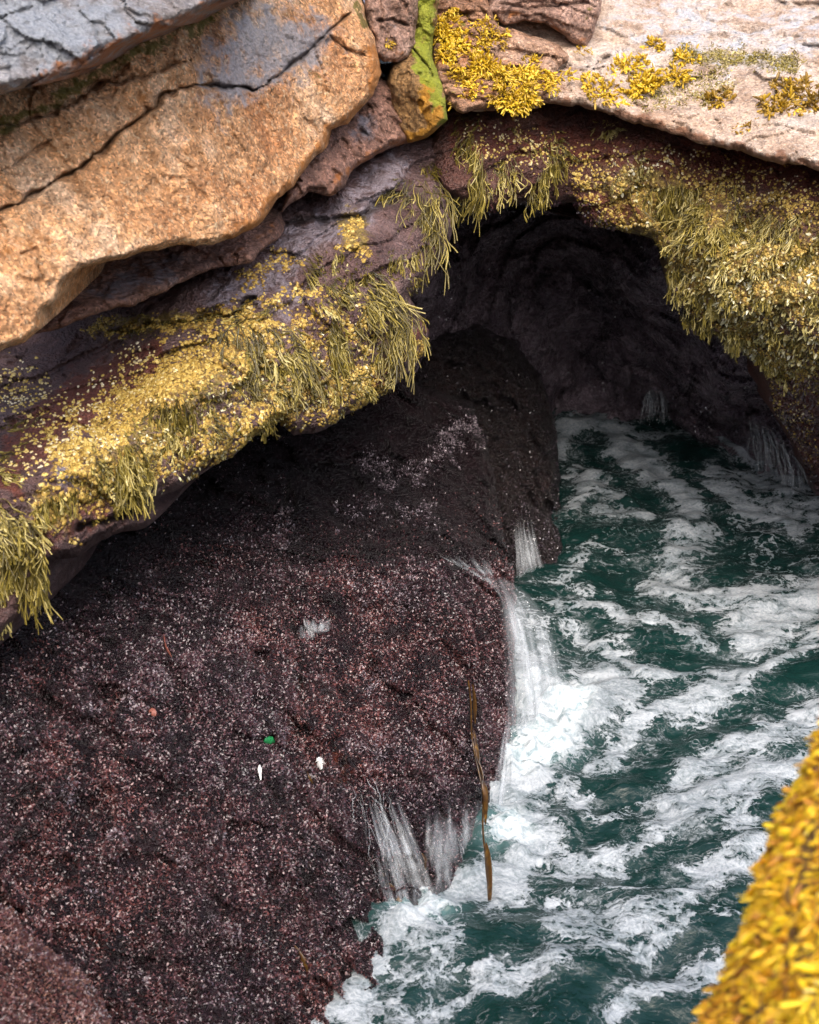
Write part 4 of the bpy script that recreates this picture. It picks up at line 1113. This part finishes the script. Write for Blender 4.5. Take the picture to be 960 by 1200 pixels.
mk = Mat('kelp_brown'); mk.set(mk.ramp(mk.noise(25, 4), [(0.35, (0.03, 0.014, 0.005)), (0.6, (0.085, 0.042, 0.009)), (0.75, (0.21, 0.11, 0.014))]), 0.3, None, 0.6)
kl2 = refine(kl, 40)
V, Q, a = tubes(kl2[None], np.full((1, 40), 0.0055), 8, 0.8)
mesh_obj('stipe', V, Q, None, mk.m, parent=kroot, origin=kroot.location)
b1 = refine(kl2[[10, 16, 22, 27]] + np.array([0.012, -0.02, 0.01]), 24)
V, Q, a = tubes(b1[None], 0.018 * np.sin(np.linspace(0.15, 3.0, 24))[None], 8, 0.22)
mesh_obj('blade', V, Q, None, mk.m, parent=kroot, origin=kroot.location)
b2 = refine(kl2[[30, 34, 39]] + np.array([0.008, -0.02, 0.015]), 20)
V, Q, a = tubes(b2[None], 0.022 * np.sin(np.linspace(0.15, 3.0, 20))[None], 8, 0.3)
mesh_obj('blade', V, Q, None, mk.m, parent=kroot, origin=kroot.location)
b3 = refine(kl2[[1, 5, 9]] + np.array([0.02, -0.02, 0.01]), 20)
V, Q, a = tubes(b3[None], 0.018 * np.sin(np.linspace(0.15, 3.0, 20))[None], 8, 0.3)
mesh_obj('blade', V, Q, None, mk.m, parent=kroot, origin=kroot.location)


def scrap(rock, pts, w, label, name='seaweed_scrap', cat='seaweed', mat=None, flat=0.3, lift=0.02):
    P = np.array([rock.surf(x, y)[0] + rock.surf(x, y)[1] * lift * 0.5 for x, y in pts]); w *= 0.7
    L = refine(P, 16)
    V, Q, a = tubes(L[None], w * np.sin(np.linspace(0.25, 2.95, 16))[None] * (1 + 0.25 * R.normal(size=(1, 16)) * 0.5), 8, flat)
    return tag(mesh_obj(name, V, Q, None, mat or mk.m), label, cat)


scrap(slope, [(450, 1022), (458, 1040), (468, 1056), (478, 1064)], 0.022, 'brown kelp scrap hanging at the foot of the thin streams')
scrap(slope, [(494, 1002), (499, 1010), (500, 1020)], 0.022, 'short brown kelp scrap caught between the thin streams')
scrap(slope, [(347, 1112), (356, 1128), (360, 1142)], 0.02, 'amber kelp scrap on red algae near the bottom waterline')
scrap(slope, [(358, 902), (362, 912), (366, 922)], 0.014, 'amber kelp scrap beside the white shell on the red slope')
mw = Mat('shell_white'); mw.set((0.7, 0.69, 0.66), 0.35, mw.bump(mw.noise(60, 3), 0.3, 0.005), 0.5)
scrap(slope, [(374, 890), (376, 898), (380, 906)], 0.03, 'white shell lying on the red algae left of the thin streams', 'shell', 'shell', mw.m, 0.5, 0.03)
scrap(slope, [(303, 900), (305, 906), (308, 913)], 0.012, 'slim white shell fragment on the middle of the red slope', 'shell', 'shell', mw.m, 0.5, 0.03)
mgr = Mat('sea_lettuce'); mgr.set((0.02, 0.22, 0.07), 0.35)
scrap(slope, [(308, 870), (315, 868), (322, 871)], 0.03, 'bright green sea lettuce scrap on the red slope', 'sea_lettuce', 'seaweed', mgr.m, 0.5)
msp = Mat('coralline_pink'); msp.set((0.22, 0.075, 0.055), 0.5)
scrap(slope, [(192, 748), (196, 760), (203, 772)], 0.016, 'reddish seaweed scrap on the upper red slope', 'seaweed_scrap', 'seaweed', msp.m)
scrap(slope, [(176, 838), (181, 838)], 0.03, 'small pale orange pebble on the left part of the red slope', 'pebble', 'pebble', msp.m, 0.8)
# ------------------------------------------------------------------ red algae turf
def turf(rock, name, n, mat, label, weight=None, lmin=0.012, lmax=0.032, wf=0.22, lift=0.8, cat='algae', bias=0.0, seg=3):
    P, N, x, y = rock.scatter(n, weight)
    z = np.clip(R.beta(1.5, 2.2, n) + bias, 0, 1)
    L = R.uniform(lmin, lmax, n)
    V, Q, a = blades(P, N, L, L * wf * R.uniform(0.6, 1.5, n), z, lift, seg=seg)
    return tag(mesh_obj(name, V, Q, None, M[mat], {'rnd': a}), label, cat, kind='stuff')


def slope_cover(x, y):
    w = np.where(x > 335, 0.05 + 0.05 * (y > 560) + 0.9 * np.clip((y - 646 - 0.03 * (x - 335)) / 14.0, 0, 1), 1.0)
    w = w * np.clip((y - (742 - 0.52 * np.minimum(x, 335))) / 150.0 + 0.1, 0.05, 1)
    w = w * np.where((x > 415) & (y > 925), 0.5, 1.0)
    return w * np.clip(0.75 + 1.1 * fbm(np.stack([x / 38, y / 38, 0 * x], -1), 4), 0.04, 1.6)


turf(slope, 'red_algae', 250000, 'red', 'dense mat of dark red algae covering the wet slope', slope_cover, 0.007, 0.02, 0.18, 1.0, seg=2)
BLOTCH = [([(98, 825), (112, 850)], 8, 1.0), ([(150, 800), (160, 830)], 9, 0.9), ([(186, 785), (192, 805)], 7, 1.0), ([(135, 976)], 9, 1.0), ([(117, 998)], 8, 0.9), ([(205, 995), (214, 1010)], 8, 1.0), ([(115, 1040)], 8, 0.9), ([(245, 985), (262, 975)], 8, 0.9), ([(20, 905)], 10, 0.9),
          ([(250, 1080), (268, 1095)], 10, 0.9), ([(170, 1145)], 14, 0.9), ([(75, 925), (95, 935)], 7, 0.9), ([(340, 850), (330, 870)], 9, 0.8), ([(330, 600), (336, 640)], 8, 0.9), ([(280, 740), (300, 770)], 9, 0.7), ([(425, 790), (450, 800)], 12, 0.6), ([(410, 870), (540, 880)], 14, 0.6), ([(420, 690), (480, 700)], 20, 0.5), ([(520, 520), (540, 500)], 18, 0.9), ([(430, 540), (480, 560), (520, 530)], 14, 0.8), ([(400, 600), (500, 600)], 16, 0.35)]
M['greyalg'] = leafy('grey_algae_blades', [(0.0, (0.07, 0.05, 0.06)), (0.5, (0.17, 0.13, 0.15)), (1.0, (0.36, 0.31, 0.34))], 0.35, 0.9)  # grey coralline spots, the growth's own colour
turf(slope, 'grey_algae', 11000, 'greyalg', 'greyish bleached blotches of algae on the wet red slope', slope.wfun(BLOTCH, 51, 0.7), 0.008, 0.02, 0.18, 1.0, seg=2)
turf(corner_rock, 'red_algae', 16000, 'red', 'dark red algae mixed into the lower left corner rock', None, 0.007, 0.02, 0.18, 1.0, seg=2)
turf(corner_rock, 'red_algae', 22000, 'redpale', 'pinkish brown algae on the lower left corner rock', None, 0.007, 0.018, 0.18, 1.0, bias=0.05, seg=2)
turf(cave, 'cave_algae', 42000, 'dark', 'dark glistening algae on the cave back wall', lambda x, y: 1.0 * (y < 520) * (y > 180) * (x > 480) * (1 + 1.5 * (x > 700)) * np.clip(0.2 + 2.2 * fbm(np.stack([x / 30, y / 55, 0 * x + 7], -1), 3), 0, 1.5), 0.008, 0.022)
turf(pillar, 'cave_algae', 9000, 'dark', 'dark algae on the brown cave pillar', None, 0.008, 0.02)
turf(foot_rock, 'cave_algae', 2500, 'dark', 'dark algae on the small wet boulder by the pillar', None, 0.008, 0.02)

# ------------------------------------------------------------------ barnacles
def crust(rock, n, items, label, rmin=0.005, rmax=0.0125, pale=0.5, seed=5, rag=0.9):
    P, N, x, y = rock.scatter(n, rock.wfun(items, seed, rag))
    r = rmin + (rmax - rmin) * R.random(len(P)) ** 1.6
    V, Q, T3, a = barnacles(P, N, r, np.clip(pale + R.normal(size=len(P)) * 0.26, 0.08, 1))
    return tag(mesh_obj('barnacle_crust', V, Q, T3, M['barn'], {'rnd': a}, smooth=False), label, 'barnacles', kind='stuff')


crust(ledge, 13000, [([(90, 530), (160, 470), (240, 420), (300, 385)], 30, 1.2), ([(120, 560), (200, 530), (280, 500), (330, 470), (420, 450)], 30, 1.0), ([(60, 600), (110, 570)], 30, 1.0), ([(260, 440), (330, 390), (400, 380)], 40, 0.5), ([(410, 270), (415, 290)], 16, 0.9)],
      'golden crust of barnacles across the slanting left ledge')
crust(ledge, 1500, [([(110, 385), (240, 378)], 8, 1.0), ([(290, 330), (340, 300)], 14, 0.7), ([(240, 370), (270, 360)], 8, 1.0), ([(440, 430), (500, 400)], 12, 0.5)], 'thin lines of barnacles along the upper cracks of the left ledge', seed=6, pale=0.4)
crust(ledge, 800, [([(10, 450), (60, 500), (130, 470), (160, 430)], 34, 0.8), ([(30, 540), (100, 510)], 24, 0.8)], 'pale scattered barnacles on the dark red hollow of the left ledge', rmin=0.006, rmax=0.012, pale=0.95, seed=7, rag=0.2)
crust(right_wall, 7000, [([(700, 220), (760, 240), (840, 270)], 30, 0.9), ([(830, 330), (960, 320)], 60, 0.9), ([(820, 370), (880, 400), (930, 420)], 30, 0.9), ([(820, 215), (960, 250)], 16, 0.9), ([(730, 260), (700, 230)], 18, 0.9)],
      'yellowish crust of barnacles over the right rock wall', seed=8)
crust(right_wall, 1500, [([(560, 165), (700, 190), (800, 195), (960, 235)], 26, 0.8), ([(900, 470), (950, 520)], 40, 0.6)], 'pale scattered barnacles on the dark red upper band of the right wall', pale=0.9, rmax=0.012, seed=9, rag=0.2)


# ------------------------------------------------------------------ rockweed
def weed(rock, px, py, length_px, label, group=None, n=46, spread=14, yel=0.45, kind='strand', mat=None, side=0.0, width=0.0034):
    P, N = rock.surf(px, py); t = (P - CAM) @ FWD; k = t / F
    if kind == 'strand':
        V, Q, a = strand_tuft(P, N, length_px * k * 1.12, int(n * 1.5), spread * k, width, yel, side)
    else:
        V, Q, a = bush_tuft(P, N, length_px * k, n, spread * k, yel)
    o = mesh_obj('rockweed_tuft', V, Q, None, mat or M['weed' if kind == 'strand' else 'gold'], {'rnd': a}, origin=P)
    return tag(o, label, 'seaweed', group)


# the large tufts one can single out
BIG = [
    (ledge, 482, 238, 88, 'long drooping olive tuft below the small block at the ledge end', dict(n=90, spread=20, yel=0.5)),
    (right_wall, 556, 186, 60, 'bushy straw-coloured tuft hanging from the centre of the cave mouth top', dict(n=90, spread=16, yel=0.62)),
    (right_wall, 585, 195, 42, 'short straw-coloured tuft just right of the centre one over the cave mouth', dict(n=46, spread=12, yel=0.6)),
    (right_wall, 640, 205, 36, 'ragged olive tuft above the notch of the cave arch', dict(n=50, spread=16, yel=0.55)),
    (ledge, 503, 192, 50, 'thin dark tuft hanging in the corner under the green rock', dict(n=24, spread=6, yel=0.3)),
    (ledge, 372, 325, 55, 'olive tuft highest in the central bunch on the left ledge', dict(n=60, spread=16, yel=0.42, side=0.5)),
    (ledge, 420, 335, 60, 'olive tuft swept to the right under the drooping one', dict(n=60, spread=16, yel=0.48, side=0.4)),
    (ledge, 452, 368, 70, 'dense olive tuft at the right tip of the left ledge', dict(n=70, spread=18, yel=0.5, side=0.1)),
    (ledge, 392, 395, 50, 'rounded mop of olive weed at mid ledge', dict(n=70, spread=13, yel=0.52)),
    (ledge, 325, 406, 62, 'arched olive tuft beside the bare purple rock on the left ledge', dict(n=70, spread=16, yel=0.5, side=0.35)),
    (ledge, 272, 405, 60, 'dark shaggy tuft over the densest golden barnacles', dict(n=60, spread=16, yel=0.28, side=0.2)),
    (ledge, 300, 362, 32, 'small dark tuft in the crack above the golden barnacles', dict(n=40, spread=14, yel=0.35)),
    (ledge, 150, 542, 58, 'pale straw tuft drooping over the lower rim of the ledge', dict(n=60, spread=14, yel=0.62, side=0.25)),
    (ledge, 192, 510, 24, 'bright yellow tuft among the golden barnacles', dict(n=30, spread=10, yel=0.9)),
    (ledge, 200, 480, 66, 'brown shaggy tuft running down the golden barnacle crust', dict(n=50, spread=14, yel=0.3)),
    (ledge, 14, 496, 50, 'dark olive tuft at the left edge in the red hollow', dict(n=56, spread=14, yel=0.33)),
    (ledge, 40, 492, 46, 'thin olive tuft next to the red hollow of the ledge', dict(n=36, spread=8, yel=0.4)),
    (ledge, 8, 640, 74, 'big pale olive tuft hanging lowest at the left edge', dict(n=110, spread=24, yel=0.58, side=0.15)),
    (ledge, 0, 600, 55, 'yellow streaked tuft at the left edge above the lowest one', dict(n=60, spread=18, yel=0.6)),
    (ledge, 60, 590, 36, 'short golden tuft over the lower step of the ledge', dict(n=50, spread=16, yel=0.6)),
    (right_wall, 720, 145, 34, 'bright yellow star-shaped tuft under the golden weed', dict(n=30, spread=7, yel=0.95)),
    (right_wall, 782, 222, 62, 'long olive tuft left of the dark red hollow on the right wall', dict(n=50, spread=12, yel=0.55)),
    (right_wall, 830, 262, 70, 'yellow-green tuft below the dark red hollow on the right wall', dict(n=60, spread=16, yel=0.62)),
    (right_wall, 912, 262, 46, 'golden fringe tuft under the grey spot on the right wall', dict(n=70, spread=18, yel=0.75)),
    (right_wall, 862, 232, 26, 'short golden tuft between the dark red hollow and the grey spot', dict(n=36, spread=12, yel=0.7)),
    (right_wall, 800, 320, 46, 'tan tuft along the edge where the cave begins', dict(n=44, spread=10, yel=0.55)),
]
for rock, x, y, L, lab, kw in BIG:
    if rock is ledge and x > 300: kw['yel'] -= 0.02; kw['n'] = int(kw['n'] * 1.4)
    if rock is right_wall and y > 210: L *= 0.75; kw['n'] = int(kw['n'] * 0.7); kw['width'] = 0.003
    weed(rock, x, y, L, lab, 'hanging rockweed tufts', **kw)

# the many small ones nothing tells apart, by where they grow
def field(rock, count, items, lab, group, lmin, lmax, seed, kind='strand', **kw):
    P, N, x, y = rock.scatter(count, rock.wfun(items, seed, 0.4), True)
    for i in range(count):
        weed(rock, x[i], y[i], random.uniform(lmin, lmax), lab, group, yel=float(np.clip(random.gauss(kw.get('yel', 0.5), 0.15), 0, 1)), n=kw.get('n', 18), spread=random.uniform(*kw.get('spread', (5, 9))), kind=kind, mat=kw.get('mat'), side=random.gauss(0, 0.25), width=kw.get('width', 0.0032))


field(right_wall, 30, [([(790, 240), (860, 275), (960, 280)], 34, 1.0), ([(800, 330), (840, 350)], 26, 0.8)], 'one of the small olive tufts crowding the middle of the right wall', 'small tufts on the right wall', 14, 34, 21, yel=0.56)
field(right_wall, 24, [([(830, 350), (900, 370), (960, 350)], 46, 1.0), ([(900, 420), (940, 430)], 22, 0.7)], 'one of the short pale weed sprigs low on the right wall', 'pale sprigs low on the right wall', 12, 24, 22, yel=0.7, n=16)
field(right_wall, 14, [([(545, 150), (600, 165), (660, 180)], 22, 1.0), ([(740, 190)], 30, 0.7)], 'one of the thin sprigs on the dark band over the cave arch', 'sprigs over the cave arch', 14, 24, 23, n=12, yel=0.5)
field(ledge, 20, [([(350, 340), (440, 320), (470, 300)], 36, 1.0), ([(380, 430), (450, 420)], 26, 0.8)], 'one of the small olive tufts filling the right half of the left ledge', 'small tufts on the right half of the left ledge', 14, 32, 24, yel=0.48)
field(ledge, 30, [([(130, 560), (200, 510), (270, 470), (330, 450)], 34, 1.0)], 'one of the dark sprigs among golden barnacles on the left ledge', 'sprigs among barnacles on the left ledge', 12, 30, 25, yel=0.34)
field(ledge, 9, [([(0, 640), (30, 690), (0, 720)], 26, 1.0), ([(10, 560)], 20, 0.8)], 'one of the olive tufts draping the lowest left end of the ledge', 'tufts on the lowest left end', 26, 46, 26, yel=0.55, n=34)

def sprigs(rock, n, items, mat, label, lmin, lmax, wf, seed, yel, lift=0.9, droop=0.8):
    P, N, x, y = rock.scatter(n, rock.wfun(items, seed, 0.7))
    L = R.uniform(lmin, lmax, n); z = np.clip(yel + 0.28 * R.normal(size=n), 0, 1)
    V, Q, a = blades(P, N, L, L * wf * R.uniform(0.6, 1.4, n), z, lift, droop)
    tag(mesh_obj('weed_turf', V, Q, None, M[mat], {'rnd': a}), label, 'seaweed', kind='stuff')


sprigs(right_wall, 3600, [([(790, 300), (880, 320), (960, 330)], 55, 1.0), ([(830, 370), (900, 400), (960, 420)], 40, 1.0), ([(800, 240), (960, 270)], 22, 0.6)], 'weed', 'short curly weed matted between the barnacles of the right wall', 0.012, 0.034, 0.14, 41, 0.6)
sprigs(ledge, 4500, [([(110, 560), (200, 500), (300, 450), (420, 430)], 40, 1.0), ([(380, 340), (470, 320)], 30, 0.7), ([(120, 385), (240, 378)], 12, 0.8)], 'weed', 'short olive weed matted between the barnacles of the left ledge', 0.012, 0.036, 0.13, 42, 0.42)
sprigs(right_wall, 3000, [([(830, 320), (900, 340), (960, 350)], 55, 1.0), ([(840, 370), (930, 400)], 40, 1.0), ([(740, 215), (800, 240)], 22, 0.6)], 'fleck', 'bleached curly weed scattered over the middle of the right wall', 0.02, 0.045, 0.2, 43, 0.6)
sprigs(ledge, 1500, [([(200, 520), (300, 460), (400, 430)], 40, 1.0)], 'fleck', 'bleached weed scraps between the tufts of the left ledge', 0.012, 0.03, 0.2, 44, 0.6)
turf(right_wall, 'red_algae', 9000, 'red', 'dark red algae on the lower rim of the right wall', lambda x, y: 1.0 * (y > 235) * ((y - 235) > (x - 690) * 0.95) + 1.0 * (y > 440), 0.012, 0.03, 0.2)

# golden bushy rockweed on the pale ledge
GOLD = [
    (pale, 735, 78, 13, 'dense golden weed clump at the upper edge of the pale ledge patch', 70, 14), (pale, 752, 100, 15, 'golden weed clump drooping towards the ledge rim', 80, 13), (pale, 712, 108, 13, 'broad golden weed clump on the rim left of the drooping one', 80, 16),
    (pale, 768, 55, 12, 'lone small golden clump highest on the pale ledge', 30, 6), (pale, 655, 90, 11, 'small golden clump under the layered overhang', 30, 9), (pale, 685, 60, 7, 'tiny golden clump on the overhang corner', 14, 5),
    (pale, 803, 68, 12, 'olive clump at the left end of the dry moss band', 44, 9), (pale, 792, 90, 12, 'golden clump just below the dry moss band', 40, 9), (pale, 836, 118, 14, 'dark olive clump alone on the middle of the pale ledge', 54, 12),
    (pale, 935, 112, 16, 'large dark olive clump near the right end of the pale ledge', 80, 15), (pale, 912, 125, 13, 'brownish clump left of the large dark olive one', 50, 10), (pale, 958, 128, 14, 'brownish clump cut by the right frame edge', 50, 10), (pale, 876, 150, 9, 'small olive clump near the ledge rim under the dark ones', 20, 8),
    (orange_knob, 457, 52, 7, 'tiny orange weed dab on the pinkish granite knob', 16, 4),
]
for rock, x, y, s_, lab, n_, sp in GOLD:
    weed(rock, x, y, s_ * 0.85, lab, 'golden rockweed clumps', n=int(n_ * 1.6), spread=sp, kind='bush', yel=0.14 if ('dark' in lab or 'brownish' in lab) else 0.66)
field(step_rock, 60, [([(525, 30), (535, 60), (560, 100), (610, 118)], 24, 1.0), ([(560, 40), (570, 60)], 14, 0.9), ([(580, 90), (625, 100)], 18, 1.0)], 'one of the golden weed clumps spread over the rock right of the green algae', 'golden clumps beside the green rock', 7, 11, 27, kind='bush', n=52, spread=(5, 10), yel=0.68)
P_, N_, x_, y_ = pale.scatter(8000, pale.wfun([([(790, 62), (930, 72)], 11, 1.0), ([(760, 110), (840, 95)], 20, 0.5)], 31, 0.5))
V, Q, a = blades(P_, N_, R.uniform(0.008, 0.026, len(P_)), R.uniform(0.002, 0.005, len(P_)), np.clip(0.75 + 0.2 * R.normal(size=len(P_)), 0, 1))
tag(mesh_obj('dry_moss', V, Q, None, M['weed'], {'rnd': a}), 'band of short dry yellow growth across the pale ledge', 'moss', kind='stuff')

# foreground rockweed
parts = []
for cnt, lo, hi, fat, seg_n in ((5200, 0.012, 0.026, 0.30, 4), (1200, 0.016, 0.028, 0.2, 5), (700, 0.02, 0.032, 0.34, 5)):
    P_, N_, x_, y_ = foreground.scatter(cnt, lambda x, y: 0.25 + np.clip(0.6 + 1.2 * fbm(np.stack([x / 40, y / 40, 0 * x + 2], -1), 3), 0, 2), True)
    d_ = N_ * R.uniform(0.05, 0.6, cnt)[:, None] + R.normal(size=(cnt, 3)) * 0.5 + DOWN * 0.6
    d_ /= np.linalg.norm(d_, axis=1)[:, None]
    s_ = np.linspace(0, 1, seg_n)
    L_ = R.uniform(lo, hi, cnt)
    bend = R.normal(size=(cnt, 3)) * 0.35 * L_[:, None]
    lines = P_[:, None] + d_[:, None] * (L_[:, None] * s_[None])[..., None] + bend[:, None] * (s_ ** 2)[None, :, None] + (DOWN * 0.012)[None, None] * (s_ ** 2)[None, :, None]
    rad = (L_ * fat * R.uniform(0.6, 1.2, cnt))[:, None] * np.interp(s_, [0, 0.3, 0.8, 1], [0.35, 0.6, 1.0, 0.4])[None]
    drift = 0.35 * fbm(P_ / 0.12, 3)
    zz = np.clip(0.52 + drift + 0.24 * R.normal(size=cnt), 0, 1)[:, None] * (0.6 + 0.4 * s_)[None]
    parts.append(tubes(lines, rad, 6, 0.4, zz))
V, Q, a = merge(parts)
tag(mesh_obj('rockweed_cover', V, Q, None, M['forew'], {'rnd': a}), 'thick bright yellow and orange rockweed covering the near rock', 'seaweed', kind='stuff')

# ------------------------------------------------------------------ light
SUN_EL, SUN_AZ = 56, 172     # azimuth of the direction the light comes from, degrees clockwise from +Y
w = bpy.data.worlds.new('World'); scene.world = w; w.use_nodes = True
nt = w.node_tree; nt.nodes.clear()
wo = nt.nodes.new('ShaderNodeOutputWorld'); bg = nt.nodes.new('ShaderNodeBackground'); sky = nt.nodes.new('ShaderNodeTexSky')
sky.sky_type = 'NISHITA'; sky.sun_disc = False
sky.sun_elevation = math.radians(SUN_EL); sky.sun_rotation = math.radians(SUN_AZ)
sky.dust_density = 5.0; sky.air_density = 1.0; sky.ozone_density = 1.0
nt.links.new(sky.outputs[0], bg.inputs[0]); bg.inputs[1].default_value = 0.15
nt.links.new(bg.outputs[0], wo.inputs[0])
sd = bpy.data.lights.new('sun', 'SUN'); sd.energy = 1.1; sd.angle = math.radians(60); sd.color = (1.0, 0.965, 0.91)
sun = bpy.data.objects.new('sun', sd); COL.objects.link(sun)
az = math.radians(SUN_AZ); el = math.radians(SUN_EL)
dirv = Vector((math.sin(az) * math.cos(el), math.cos(az) * math.cos(el), math.sin(el)))
sun.rotation_euler = (-dirv).to_track_quat('-Z', 'Y').to_euler()
sun.location = (0, 0, 12)

scene.view_settings.view_transform = 'Standard'
scene.view_settings.look = 'None'
scene.view_settings.exposure = 1.32
scene.view_settings.gamma = 1
scene.render.engine = 'CYCLES'
scene.cycles.use_denoising = True
scene.cycles.max_bounces = 6
scene.cycles.transparent_max_bounces = 12
